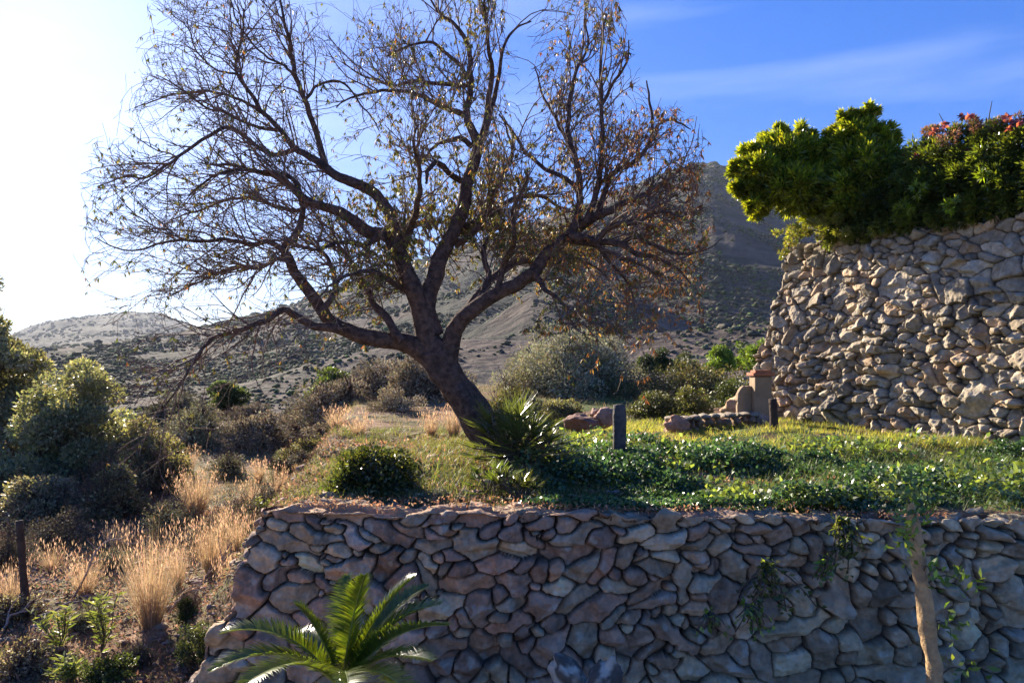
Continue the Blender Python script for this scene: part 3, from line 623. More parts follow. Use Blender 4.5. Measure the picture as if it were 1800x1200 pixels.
# leaves: dense low in the middle and to the right, sparse on the left and at the top
def leaf_density(p):
    px = 900+p[:, 0]/p[:, 1]*F; py = HZ-p[:, 2]/p[:, 1]*F
    d = .12+1.0*ss(540, 680, px)*ss(200, 380, py)*ss(1060, 940, px)+.22*ss(520, 760, px)+.25*ss(900, 1000, px)*(py > 280)
    d = d*(.35+.9*ss(-.3, .4, vn(p[:, 0]*2.6, p[:, 1]*2.6, p[:, 2]*2.6, 12)))
    return d, px, py
nl = 170000; nl = 220000//5*5; ii = np.repeat(rng.integers(0, len(K3), nl//5), 5); tt = (np.repeat(rng.uniform(.1, .9, nl//5), 5)+rng.uniform(0, .1, nl))*(K3.shape[1]-1); i0 = np.minimum(tt.astype(int), K3.shape[1]-2); f = (tt-i0)[:, None]
lp = K3[ii, i0]*(1-f)+K3[ii, i0+1]*f; dn, lpx, lpy = leaf_density(lp); kk = np.repeat(rng.uniform(size=nl//5), 5) < dn*.75; lp, lpx, lpy = lp[kk], lpx[kk], lpy[kk]; n = len(lp)
ax = rdirs(n)*.55+np.array([0, 0, -.85]); V, Fc = leaves(lp, ax, rng.uniform(.03, .065, n), rng.uniform(.008, .015, n), .3)
pr = .12+.55*ss(950, 1150, lpx)+.15*ss(820, 900, lpx); rust = rng.uniform(size=n) < pr*(.6+.6*ss(-.2, .4, vn(lp[:, 0]*2, lp[:, 1]*2, lp[:, 2]*2, 5)))
c = np.where(rust[:, None], pick([(.42, .14, .04), (.28, .10, .04), (.5, .26, .07), (.2, .09, .05)], n, .2), pick([(.12, .14, .04), (.18, .18, .05), (.09, .11, .04), (.26, .21, .07)], n, .2))
mesh('foliage', V-tl0, Fc, M_leaf, tree, fcol=c)['kind'] = 'stuff'

# ================================================================== PLANTS
GREEN = [(.08, .11, .035), (.085, .11, .03), (.045, .065, .02), (.11, .13, .04)]
BRIGHT = [(.13, .20, .03), (.18, .25, .04), (.10, .16, .03)]
GREY = [(.17, .15, .11), (.22, .19, .15), (.12, .11, .08), (.15, .15, .09)]
BROWN = [(.30, .245, .18), (.25, .20, .15), (.36, .31, .23), (.22, .21, .13)]
OLIVE = [(.20, .20, .11), (.26, .25, .15), (.15, .16, .09), (.31, .29, .19)]
def bush(name, label, cat_, px, py, D, w, h, n, lf, pal, group=None, z=None, stems=18, clumps=40, leafr=.35, depth=1.0, twigs=0, flat=.0, m=None, spread=.5, trunk=None, shell=.62, up=.25, top_shape=1.0):
    """px,py: foot of the plant in the photograph, w,h: its size there"""
    b = P(px, py, D); b[2] = ground(b[0], b[1]) if z is None else z if z != 'px' else b[2]
    W_ = w/F*D/2; H_ = (HZ-py+h)/F*D-b[2]
    if H_ < .15: print('LOW', label, H_)
    H_ = max(H_, h/F*D)
    root = thing(name, label, cat_, b, group)
    d = rdirs(clumps); d[:, 2] = np.abs(d[:, 2])*1.0-.12 if flat == 0 else d[:, 2]
    rr = (rng.uniform(shell, 1, clumps)*rng.uniform(.78, 1.08, clumps))[:, None]
    h0 = H_*flat
    cc = d*rr*np.array([W_*.82, W_*.82*depth, (H_-h0)*.84])
    if flat: cc[:, 2] = cc[:, 2]*.5+(H_+h0)/2*1.0
    else: cc[:, 2] = np.maximum(cc[:, 2], H_*.06)
    cr_ = rng.uniform(.6, 1.3, clumps)*leafr*min(W_, H_)
    wt = cr_**2; wt = wt/wt.sum(); ci = rng.choice(clumps, n, p=wt)
    q = rdirs(n)*rng.uniform(.35, 1, (n, 1))**.6
    p = cc[ci]+q*cr_[ci][:, None]*np.array([1, 1, .8])
    p[:, 2] = np.maximum(p[:, 2], .01)
    A = unit(q)*.6+rdirs(n)*.7+np.array([0, 0, up])
    V, Fc = leaves(p, A, rng.uniform(.7, 1.3, n)*lf, rng.uniform(.7, 1.3, n)*lf*spread, .2)
    tone = np.exp(rng.normal(size=clumps)*.22)[ci][:, None]
    c = np.clip(pick(pal, n, .2)*tone, .005, .6)
    fo = mesh('foliage', V, Fc, m or (M_dull if name in ('dry_bush', 'scrub_clump') else M_leaf), root, fcol=c); fo['kind'] = 'stuff'
    tgt = cc[rng.choice(clumps, stems)]
    t = np.linspace(0, 1, 7)[None, :, None]; s0 = rng.normal(size=(stems, 3))*[.06*W_, .06*W_, 0]
    if trunk: s0 = s0*.3+np.array([0, 0, trunk*H_])
    mid = tgt*.5*[1, 1, .9]+rng.normal(size=(stems, 3))*.08*W_
    Pt = s0[:, None]*(1-t)**2+2*mid[:, None]*t*(1-t)+tgt[:, None]*t*t
    Pt[:, 0, 2] -= 0.05
    Rr = (np.linspace(1, .25, 7)[None]*rng.uniform(.6, 1.2, (stems, 1)))*max(.006, .02*min(W_, H_))
    parts = [tubes(Pt, Rr, 5)]
    if trunk:
        tk = np.stack([.04*np.sin(np.linspace(0, 4, 8))*W_, .03*np.cos(np.linspace(0, 3, 8))*W_, np.linspace(-.15, trunk*H_*1.15, 8)], 1); parts.append(tubes(tk[None], np.linspace(1.3, .8, 8)[None]*.05*H_, 10))
    mesh('trunk' if trunk else 'stems', *cat_parts(parts), M_stem, root)
    if twigs:
        k, r, _ = grow(Pt, Rr, twigs, .2, 1, (min(.25*H_, .25), min(.6*H_, .6)), (.2, .8), np.array([0, 0, .35]), 5, .15)
        r = np.clip(r, .0016, .004)*max(1, D/9)
        tb = tubes(k, r, 3); mesh('twigs', *tb, M_dry, root, fcol=pick([(.16, .12, .10), (.22, .17, .14), (.11, .085, .075)], len(tb[1]), .15))['kind'] = 'stuff'
    return root

# --- big plants in the middle
bush('bush', 'large rounded grey brown bush behind the boulders right of the tree', 'bush', 995, 700, 19, 300, 150, 46000, .075, [(.33, .31, .21), (.40, .37, .27), (.24, .24, .15), (.28, .29, .16)], None, None, 40, 100, .25, twigs=600, shell=.45, m=M_dull)
bush('bush', 'dark glossy rounded bush on the terrace left of the trunk above the wall', 'bush', 655, 880, 6.0, 165, 108, 9000, .035, [(.03, .045, .018), (.05, .065, .025), (.025, .035, .018), (.10, .11, .04)], None, None, 24, 55, .28, m=M_glossy, spread=.55)
bush('bush', 'dark green bush with arching grey shoots behind the grey post', 'bush', 1150, 740, 12.0, 110, 62, 5000, .045, [(.05, .065, .025), (.13, .13, .08), (.07, .08, .03)], None, None, 20, 30, .3, twigs=200)
bush('bush', 'pale green leafy shrub behind the low wall catching the sun', 'bush', 1215, 728, 12.4, 90, 72, 2600, .055, [(.16, .17, .06), (.20, .19, .09), (.09, .11, .03)], None, None, 16, 24, .3, twigs=120)
bush('bush', 'small dark shrub between the pale green shrub and the ochre pillar', 'bush', 1285, 705, 14.5, 75, 60, 2600, .05, GREEN, None, None, 12, 22, .35)
bush('hedge', 'olive brown hedge of scrub across the back of the lawn', 'hedge', 1190, 690, 17.5, 330, 55, 12000, .07, [(.11, .11, .045), (.17, .14, .07), (.07, .08, .03)], None, None, 30, 70, .5, depth=.5, twigs=300)
g_ = 'sunlit bushes by the rear wall'
bush('bush', 'bright green round bush at the left of the sunlit row by the rear wall', 'bush', 1268, 650, 24, 62, 55, 3500, .10, BRIGHT, g_, 'px', 10, 22, .35)
bush('bush', 'middle yellow green bush of the sunlit row by the rear wall', 'bush', 1305, 648, 26, 50, 60, 3000, .10, BRIGHT, g_, 'px', 10, 20, .35)
bush('bush', 'tallest bright green bush touching the rear wall edge', 'bush', 1340, 645, 25, 60, 68, 3500, .10, BRIGHT, g_, 'px', 10, 22, .35)
bush('conifer', 'narrow dark conifer standing above the hedge at the mountain foot', 'tree', 1163, 650, 26, 42, 62, 2600, .09, [(.045, .07, .03), (.06, .085, .035)], None, 'px', 8, 22, .3, trunk=.15)
bush('bush', 'blue green bush right of the narrow conifer', 'bush', 1205, 652, 27, 60, 40, 2200, .10, [(.08, .09, .05), (.06, .08, .04)], None, 'px', 8, 18, .35)
bush('bush', 'dark bush left of the narrow conifer beside the large grey bush', 'bush', 1135, 655, 25, 45, 45, 1800, .10, [(.07, .09, .035), (.05, .07, .03)], None, 'px', 8, 18, .35)
# --- trees to the left and in the valley
bush('tree', 'tall dark tree cut by the left picture edge', 'tree', -30, 870, 17, 270, 400, 36000, .10, OLIVE, None, None, 26, 110, .2, trunk=.3, twigs=500)
bush('tree', 'large bushy olive green tree with dense crown near the left edge', 'tree', 125, 890, 13.5, 300, 290, 46000, .075, [(.22, .24, .13), (.28, .29, .17), (.19, .20, .12), (.32, .31, .20)], None, None, 34, 130, .19, twigs=1100, shell=.4)
bush('tree', 'ragged half bare shrub tree right of the bushy olive green tree', 'tree', 268, 870, 12.5, 190, 205, 16000, .06, [(.24, .22, .12), (.2, .17, .13), (.28, .27, .12)], None, None, 30, 60, .22, twigs=1500, shell=.3)
bush('bush', 'low dark shrub mass below the olive green tree', 'bush', 85, 905, 11.0, 200, 95, 9000, .05, [(.24, .22, .17), (.29, .25, .18), (.19, .20, .12)], None, None, 30, 60, .25, twigs=900)
bush('bush', 'dull green shrub below the ragged shrub tree', 'bush', 200, 880, 10.8, 130, 95, 5000, .05, OLIVE, None, None, 30, 50, .25, twigs=900)
bush('tree', 'rounded dark green tree in the valley left of centre', 'tree', 392, 735, 27, 92, 100, 9000, .13, [(.08, .12, .04), (.12, .16, .06), (.06, .09, .04)], None, 'px', 14, 45, .24, trunk=.1)
bush('tree', 'round crowned green tree on the valley floor below the long limb', 'tree', 582, 715, 28, 105, 95, 9000, .13, [(.12, .17, .04), (.17, .22, .05), (.07, .10, .03)], None, 'px', 14, 40, .26, trunk=.15)
bush('bush', 'small bright green bush between the round tree and the trunk', 'bush', 716, 705, 26, 62, 48, 3000, .12, BRIGHT, None, 'px', 10, 20, .35)
bush('bush', 'small dark bush leaning against the round crowned tree', 'bush', 632, 712, 27, 44, 50, 2000, .12, GREEN, None, 'px', 10, 20, .35)
# --- the belt of dry brush
g_ = 'dry brown bushes across the valley floor'
for (px, py, D, w, h, lab) in (
    (455, 775, 17, 110, 62, 'dull brown dry bush at the left end of the brush belt'),
    (525, 765, 19, 120, 62, 'brown dry bush under the round crowned valley tree'),
    (600, 778, 16.5, 120, 70, 'wide mauve brown dry bush behind the dark glossy bush'),
    (675, 770, 18, 120, 70, 'tall mauve brown dry bush below the small bright green bush'),
    (738, 775, 16, 110, 92, 'dense mauve brown dry bush touching the trunk'),
    (790, 758, 17, 70, 62, 'small dry bush seen just behind the leaning trunk'),
    (345, 790, 18, 130, 72, 'grey brown dry bush below the rounded dark green valley tree'),
    (310, 762, 23, 120, 50, 'far grey brown bush behind the ragged shrub tree'),
    (420, 745, 24, 120, 32, 'low far bush along the foot of the rounded dark green tree')):
    bush('dry_bush', lab, 'bush', px, py+6, D, w*1.5, h*1.25, 11000, .06, BROWN if px > 400 else OLIVE, g_, None, 30, 45, .3, twigs=1000, shell=.4)
bush('bush', 'pale grey green shrub right of the trunk in front of the large grey bush', 'bush', 905, 765, 11.5, 120, 70, 5000, .045, [(.16, .16, .08), (.2, .18, .11), (.11, .12, .05)], None, None, 26, 45, .28, twigs=500)
bush('bush', 'low olive shrub under the large grey bush beside the boulders', 'bush', 985, 745, 12, 110, 42, 4500, .045, OLIVE, None, None, 20, 35, .3, twigs=250)
bush('bush', 'grey twiggy bush in shade left of the dark glossy bush', 'bush', 545, 845, 9.5, 110, 50, 2600, .035, [(.14, .13, .08), (.1, .1, .05)], None, None, 30, 30, .3, twigs=600)
bush('bush', 'small green shrub on the slope beside the wall edge under the big grass tuft', 'bush', 345, 1120, 5.6, 80, 60, 3200, .022, [(.10, .13, .05), (.07, .09, .035), (.16, .18, .07)], None, None, 20, 30, .3)
bush('bush', 'dark low shrub at the bottom of the left slope', 'bush', 190, 1195, 5.3, 110, 55, 3200, .025, GREEN, None, None, 20, 30, .3)
bush('bush', 'dark twiggy shrub around the thin fence post', 'bush', 30, 1090, 6.6, 110, 60, 1600, .03, BROWN, None, None, 24, 30, .3, twigs=700)
bush('bush', 'dry brown weed in the lower left corner', 'bush', 40, 1190, 5.5, 120, 70, 1600, .03, BROWN, None, None, 24, 30, .3, twigs=500)

for (px, py, D, w, h, lab, pal) in (
    (470, 850, 10.2, 80, 36, 'small grey green clump in the clearing left of the shaded twiggy bush', GREY),
    (415, 880, 9.4, 90, 50, 'grey clump of scrub behind the straw tuft at the wall corner', OLIVE),
    (505, 800, 14, 90, 34, 'low scrub behind the pale twin straw tufts', OLIVE),
    (400, 815, 14, 110, 46, 'low olive scrub left of the yellowish straw tuft', OLIVE),
    (575, 805, 13, 110, 44, 'low brown scrub behind the dark glossy bush', BROWN),
    (690, 770, 13.5, 130, 46, 'low brown scrub left of the trunk at the back of the terrace', BROWN),
    (300, 905, 9.8, 110, 60, 'grey green scrub at the foot of the tall orange tuft', OLIVE),
    (110, 935, 9.5, 150, 55, 'dull scrub between the fence post and the olive green tree', GREY),
    (15, 960, 8.5, 130, 60, 'twiggy grey scrub at the left edge above the fence post', GREY),
    (240, 1150, 5.6, 70, 34, 'grey herb clump under the big fountain shaped tuft', GREY),
    (60, 1150, 5.7, 80, 36, 'olive herb clump in front of the fence post', OLIVE),
    (330, 1060, 6.3, 50, 30, 'small green herb clump by the dead stick', GREEN),
    (715, 850, 6.6, 90, 26, 'low green herb clump right of the dark glossy bush', GREEN),
    (205, 985, 8.2, 80, 40, 'dull herb clump behind the big fountain shaped tuft', OLIVE),
    (455, 905, 8.6, 60, 34, 'dry brown clump just behind the wall corner', BROWN),
    (350, 925, 8.8, 90, 40, 'grey brown clump between the bright tuft and the tall orange tuft', BROWN),
    (540, 875, 8.0, 80, 30, 'low grey clump left of the dark glossy bush', GREY),
    (150, 1090, 6.3, 70, 30, 'olive herb clump between the weeds and the big tuft', OLIVE),
    (640, 760, 20, 150, 50, 'distant brown clump filling the brush belt below the small bright bush', BROWN),
    (520, 745, 24, 150, 44, 'distant grey clump in the brush belt under the round crowned tree', GREY),
    (770, 885, 5.7, 110, 24, 'low straggly herb at the wall edge left of the low fan palm', OLIVE)):
    bush('scrub_clump', lab, 'bush', px, py, D, w, h, 2600, .022*max(1, D/7), pal, 'small scrub clumps', None, 22, 22, .33, twigs=220, shell=.35)

# --- hedge on the rear wall
zt = 1.84
def on_wall(s, off): p = A0+s*dv-nv*off; return p
V = []
hw = thing('hedge_bush', 'big round glossy bush with yellow green sunlit edge on the rear wall corner', 'bush', (*on_wall(.25, .5), zt))
def leafclump(c, r, n, lf, pal, sq=(1, 1, 1), var=.25, nb=0):
    k = max(6, n//110); d = rdirs(k)*rng.uniform(.45, 1, (k, 1))**.5; cc = np.asarray(c)+d*np.asarray(sq)*r*.86; ci = rng.integers(0, k, n)
    q = rdirs(n); p = cc[ci]+q*rng.uniform(.2, 1, (n, 1))*r*.26
    Vv, Ff = leaves(p, unit(q)*.8+rdirs(n)*.5+unit(p-np.asarray(c))*.5, rng.uniform(.7, 1.25, n)*lf, rng.uniform(.22, .34, n)*lf, .25)
    return Vv, Ff, np.clip(pick(pal, n, .15)*np.exp(rng.normal(size=k)*var)[ci][:, None], .005, .7)
def clumps_to(name, root, L, m):
    V, Fc = cat_parts([(a, b) for a, b, c in L]); o = mesh(name, V-np.array(root.location), Fc, m, root, fcol=np.concatenate([c for a, b, c in L])); o['kind'] = 'stuff'; return o
HB = [(.14, .185, .03), (.20, .24, .035), (.08, .115, .025), (.29, .31, .04)]
M_hedge = mat('hedge_leaf', attr=True, rough=.3, transl=.5, spec=.5, tcol=(2.3, 2.0, .35))
def Pw(px, py, D): return P(px, py, D)
clumps_to('foliage', hw, [leafclump(Pw(px, py, D), r, int(30000*r*r)+300, .10, HB, (1, 1, .9)) for px, py, D, r in ((1385, 292, 12.0, .62), (1345, 305, 11.7, .42), (1430, 320, 11.8, .52), (1400, 330, 11.4, .45), (1325, 335, 11.7, .24), (1318, 275, 11.9, .2), (1360, 250, 12.1, .25), (1410, 240, 12.2, .22), (1300, 300, 11.8, .16), (1330, 362, 11.6, .2), (1455, 285, 11.9, .4), (1460, 345, 11.5, .4), (1415, 375, 11.6, .16), (1300, 330, 11.7, .12), (1372, 232, 12.1, .12))], M_hedge)
st = []
for k in range(9):
    a = Pw(1470+k*2, 425, 11.75)+rng.normal(size=3)*.05; b = Pw(rng.uniform(1370, 1460), rng.uniform(290, 350), rng.uniform(11.7, 12.1)); t = np.linspace(0, 1, 8)[:, None]; st.append(a*(1-t)+b*t+np.sin(t*3)*rng.normal(size=3)*.08)
vv, ff = tubes(np.array(st), np.linspace(.035, .01, 8)[None]*np.ones((9, 1)), 6); mesh('stems', vv-np.array(hw.location), ff, M_stem, hw)
h2 = thing('hedge_bush', 'taller glossy bush peak with yellow tips right of the wall corner bush', 'bush', (*on_wall(1.0, .5), zt))
clumps_to('foliage', h2, [leafclump(Pw(px, py, D), r, int(28000*r*r)+300, .10, HB, (1, 1, .95)) for px, py, D, r in ((1505, 262, 11.3, .42), (1525, 310, 11.0, .55), (1480, 240, 11.4, .26), (1522, 215, 11.2, .2), (1548, 245, 11.0, .26), (1487, 205, 11.3, .1), (1528, 196, 11.2, .1), (1560, 285, 10.9, .3), (1495, 345, 11.0, .42), (1470, 300, 11.5, .36), (1575, 330, 10.7, .4))], M_hedge)
st2 = [a+np.array([.6, -.4, 0]) for a in st[:5]]; vv, ff = tubes(np.array(st2), np.linspace(.035, .01, 8)[None]*np.ones((5, 1)), 6); mesh('stems', vv-np.array(h2.location), ff, M_stem, h2)
h3 = thing('low_creeper', 'small leaved creeper draping the rear wall corner under the round bush', 'creeper', (*on_wall(.4, .2), zt))
Ls = [leafclump(Pw(px, py, D), r, n_, .055, [(.15, .19, .05), (.2, .24, .07), (.1, .12, .05), (.25, .22, .14)], (1.2, 1, .7)) for px, py, D, r, n_ in ((1405, 408, 11.35, .2, 900), (1440, 400, 11.2, .24, 1200), (1475, 395, 11.0, .26, 1300), (1500, 415, 10.75, .2, 900), (1555, 405, 10.4, .2, 600), (1378, 448, 11.55, .09, 160), (1366, 405, 11.6, .08, 120), (1388, 425, 11.55, .1, 200))]
clumps_to('foliage', h3, Ls, M_hedge)
vv, ff = tubes(np.array([catmull([Pw(1480, 420, 11.1), Pw(1430, 405, 11.3), Pw(1395, 420, 11.5), Pw(1378, 450, 11.6)], 3)[:10], catmull([Pw(1480, 420, 11.0), Pw(1510, 410, 10.8), Pw(1540, 402, 10.5), Pw(1560, 405, 10.4)], 3)[:10]]), np.full((2, 10), .012), 5)
mesh('stems', vv-np.array(h3.location), ff, M_stem, h3)
h4 = thing('flowering_hedge', 'long dark hedge with reddish shoots and pink flowers along the rear wall top', 'hedge', (*on_wall(2.4, .5), zt))
Ls = []
for k in range(17):
    s_ = 1.15+k*.24; xy = on_wall(s_, .38+rng.normal()*.05); pxx = 900+xy[0]/xy[1]*F
    topy = np.interp(pxx, [1540, 1600, 1640, 1700, 1800, 2200], [270, 262, 232, 215, 218, 215]); zt_ = (HZ-topy)/F*xy[1]
    Ls.append(leafclump((xy[0], xy[1], zt_-.42), .42, 4200, .065, [(.07, .10, .03), (.09, .12, .035), (.05, .075, .025)], (1, 1, 1)))
    xy2 = on_wall(s_, .22); Ls.append(leafclump((xy2[0], xy2[1], (zt+zt_)/2-.15), .40, 3800, .07, [(.06, .09, .03), (.08, .11, .03), (.05, .075, .03)], (1, .9, 1)))
    xy2 = on_wall(s_, .12); Ls.append(leafclump((xy2[0], xy2[1], zt+.10), .27, 2000, .07, [(.06, .09, .03), (.13, .16, .04)], (1, .9, .8)))
clumps_to('foliage', h4, Ls, M_hedge)
Ls = []
for k in range(26):
    s_ = rng.uniform(1.5, 5.0); xy = on_wall(s_, rng.uniform(.1, .5)); pxx = 900+xy[0]/xy[1]*F; topy = np.interp(pxx, [1540, 1600, 1640, 1700, 1800, 2200], [270, 262, 232, 212, 215, 215]); z_ = (HZ-topy)/F*xy[1]
    Ls.append(leafclump((xy[0], xy[1], z_-.06+rng.normal()*.05), .16, 240, .06, [(.22, .10, .09), (.28, .13, .13), (.12, .13, .05), (.30, .17, .12)], (1.2, 1.2, .6)))
clumps_to('red_shoots', h4, Ls, M_leaf)
for k in range(22):
    s_ = rng.uniform(1.6, 4.8); xy = on_wall(s_, rng.uniform(-.05, .3)); c_ = np.array([xy[0], xy[1], zt+rng.uniform(.55, 1.3)]) if k > 1 else (Pw(1690, 206, 10.0), Pw(1718, 245, 9.5))[k]
    fp = c_+rng.normal(size=(12, 3))*.004; V, Fc = leaves(fp, rdirs(12), .07, .045, .3); mesh('flower_cluster', V-np.array(h4.location), Fc, M_hedge, h4, fcol=pick([(.20, .06, .14), (.26, .09, .18)], 12, .15))
st3 = []
for k in range(22):
    s_ = 1.2+k*.17; a = np.array([*on_wall(s_, .45), zt]); b = a+np.array([rng.normal()*.2, rng.normal()*.2, rng.uniform(.7, 1.5)]); t = np.linspace(0, 1, 8)[:, None]; st3.append(a*(1-t)+b*t+np.sin(t*3)*rng.normal(size=3)*.06)
vv, ff = tubes(np.array(st3), np.linspace(.025, .004, 8)[None]*np.ones((22, 1)), 5); mesh('stems', vv-np.array(h4.location), ff, M_stem, h4)
for (px, py, D, lab) in ((1590, 365, 9.85, 'yellow green leafy sprig hanging on the dark hedge near the wall top'), (1672, 362, 9.2, 'bright sprig hanging on the dark hedge below the flowers'), (1730, 315, 9.0, 'yellow sprig in the dark hedge under the pink flowers'), (1612, 335, 9.8, 'pale sprig on the dark hedge above the yellow green one')):
    a, b, c = leafclump(P(px, py, D-.12), .11, 130, .08, BRIGHT, (1.2, 1, .8)); o = mesh('leafy_sprig', a, b, M_hedge, fcol=c, loc=P(px, py, D-.12)); tag(o, lab, 'sprig')

# --- cycad
cb = P(600, 1212, 3.55); cy = thing('cycad', 'sago palm cycad with backlit green feathery fronds in front of the wall', 'cycad', (cb[0], cb[1], -2.35))
V, Fc = tubes(np.array([[[0, 0, -.05], [0, 0, .25], [.01, 0, .5], [.01, 0, cb[2]+2.35+.02]]]), np.array([[.13, .14, .12, .06]]), 16); V = V*(1+.08*vn(V[:, 0]*30, V[:, 1]*30, V[:, 2]*30)[:, None]*[1, 1, 0]); mesh('stem', V, Fc, M_bark, cy)
c0 = cb-np.array(cy.location)
def frond(tip, arch, wid=.155, n=70):
    tip = np.asarray(tip)-np.array(cy.location); mid = (c0+tip)/2+np.array([0, 0, arch])*1.0; mid[:2] = c0[:2]+(tip[:2]-c0[:2])*.42
    t = np.linspace(0, 1, 30)[:, None]; cur = c0*(1-t)**2+2*mid*t*(1-t)+tip*t*t
    tn = unit(np.gradient(cur, axis=0)); side = unit(np.cross(tn, [0, 0, 1.0])+rng.normal(size=3)*.12); up_ = np.cross(side, tn)
    Vr, Fr = tubes(cur[None], np.linspace(.0065, .002, 30)[None], 6)
    u = np.linspace(.14, .995, n); i0 = np.minimum((u*29).astype(int), 28); f = (u*29-i0)[:, None]
    b = cur[i0]*(1-f)+cur[i0+1]*f; tt_, sd, uu = tn[i0], side[i0], up_[i0]
    ln = wid*np.sin(np.clip(u*1.02, 0, 1)*pi*.93+.12)**.55; ps = []
    for sg in (-1, 1):
        A = unit(sd*sg*.8+tt_*(.55+.3*u[:, None])+uu*.38+rng.normal(size=(n, 3))*.045)
        k = 4; t2 = np.linspace(0, 1, k+1); nrm = unit(np.cross(A, tt_))
        c = b[:, None]+A[:, None]*(ln[:, None]*t2)[..., None]-np.array([0, 0, .18])*((ln[:, None]*t2**2)[..., None])
        w = (.0072*np.sin(np.clip(t2*1.05+.2, 0, 1)*pi)**.5*(1-t2*.75))[None, :, None]*np.ones((n, 1, 1))
        sdw = unit(np.cross(A, nrm))[:, None]
        Vv = np.stack([c-sdw*w, c+sdw*w], 2).reshape(-1, 3); i_ = np.arange(n)[:, None]*(k+1)*2; j_ = np.arange(k)[None]*2
        ps.append((Vv, np.stack([i_+j_, i_+j_+1, i_+j_+3, i_+j_+2], -1).reshape(-1, 4)))
    fo = mesh('frond', *cat_parts(ps), M_glossy, cy, fcol=pick([(.085, .12, .02), (.11, .15, .025)], sum(len(p[1]) for p in ps), .12))
    r_ = mesh('rachis', Vr, Fr, M_glossy, fo, fcol=pick([(.25, .3, .08)], len(Fr), .02))
for (px, py, D, arch) in ((392, 1112, 3.45, .22), (372, 1178, 3.2, .22), (520, 1062, 3.5, .10), (612, 1012, 3.75, .08), (640, 1012, 3.35, .08), (728, 1014, 3.6, .12), (752, 1030, 3.8, .15), (772, 1062, 3.4, .16), (786, 1098, 3.3, .16), (760, 1160, 3.1, .14), (420, 1210, 2.9, .2), (500, 1120, 3.95, .2), (690, 1110, 4.1, .2), (620, 1260, 2.7, .22), (740, 1240, 2.8, .2), (560, 1180, 4.1, .12)):
    frond(P(px, py, D), arch)

for (px, py, D, arch) in ((470, 1290, 3.1, .1), (700, 1290, 3.2, .1), (520, 1262, 3.75, .08)):   # old dry fronds hanging at the bottom
    a_ = P(px, py, D)-np.array(cy.location); t = np.linspace(0, 1, 14)[:, None]; m_ = (c0+a_)/2+np.array([0, 0, .12]); cur = c0*(1-t)**2+2*m_*t*(1-t)+a_*t*t; tn = unit(np.gradient(cur, axis=0))
    n = 46; i0_ = rng.integers(2, 14, n); A = unit(np.cross(tn[i0_], [0, 0, 1.0])*rng.choice([-1, 1], (n, 1))+tn[i0_]*.8+rng.normal(size=(n, 3))*.25)
    V, Fc = cat_parts([tubes(cur[None], np.full((1, 14), .005), 5), blades(cur[i0_], A, .11, .008, .4, 3)]); mesh('dead_frond', V, Fc, M_dry, cy, fcol=pick([(.34, .24, .14)], len(Fc[0]), .15))

# --- sapling in front of the wall on the right
tb = P(1642, 1215, 3.9); sp_ = thing('sapling', 'slender ochre sapling trunk standing in front of the long stone wall', 'sapling', (tb[0], tb[1], -2.35))
cv = catmull([(P(1655, 1300, 3.9)-np.array(sp_.location))*[1, 1, 0]+[0, 0, -.05], P(1642, 1200, 3.9)-np.array(sp_.location), P(1632, 1110, 3.9)-np.array(sp_.location), P(1618, 1010, 3.9)-np.array(sp_.location), P(1606, 930, 3.92)-np.array(sp_.location), P(1600, 885, 3.94)-np.array(sp_.location)], 8)
rr_ = np.interp(np.linspace(0, 1, len(cv)), [0, .6, .85, 1], [.042, .038, .032, .02]); V, Fc = tubes(cv[None], rr_[None], 18); axp = np.repeat(cv, 18, 0)
V = axp+(V-axp)*(1+.4*vn(V[:, 0]*20, V[:, 1]*12, V[:, 2]*9)+.14*vn(V[:, 0]*60, V[:, 1]*60, V[:, 2]*30))[:, None]
M_sap = mat('ochre_bark', base=(.55, .36, .17), var=(.30, .20, .11), vscale=12, bump=1, bscale=34, rough=.9)
mesh('trunk', V, Fc, M_sap, sp_, smooth=True)
sprs = []; lv = []
for (px, py, D, n_, r_) in ((1592, 948, 3.85, 34, .045), (1634, 1002, 3.8, 22, .04), (1690, 1022, 3.8, 26, .04), (1658, 1095, 3.85, 18, .045), (1700, 1180, 3.9, 20, .06), (1590, 880, 3.95, 46, .07), (1612, 905, 3.9, 30, .05)):
    e = P(px, py, D)-np.array(sp_.location); k = np.argmin(np.abs(cv[:, 2]-(e[2]-.08))); a = cv[k]; t = np.linspace(0, 1, 8)[:, None]; sprs.append(a*(1-t)+e*t+np.array([0, 0, .05])*np.sin(t*pi))
    lv.append(e+rng.normal(size=(n_, 3))*r_)
lv = np.concatenate(lv); V, Fc = leaves(lv, rdirs(len(lv))+[0, 0, .2], rng.uniform(.035, .07, len(lv)), rng.uniform(.02, .03, len(lv)), .2)
mesh('foliage', V, Fc, M_glossy, sp_, fcol=pick([(.10, .17, .03), (.16, .23, .04), (.08, .13, .03)], len(Fc), .2))
V, Fc = tubes(np.array(sprs), np.linspace(.006, .002, 8)[None]*np.ones((len(sprs), 1)), 5); mesh('twigs', V, Fc, M_stem, sp_)
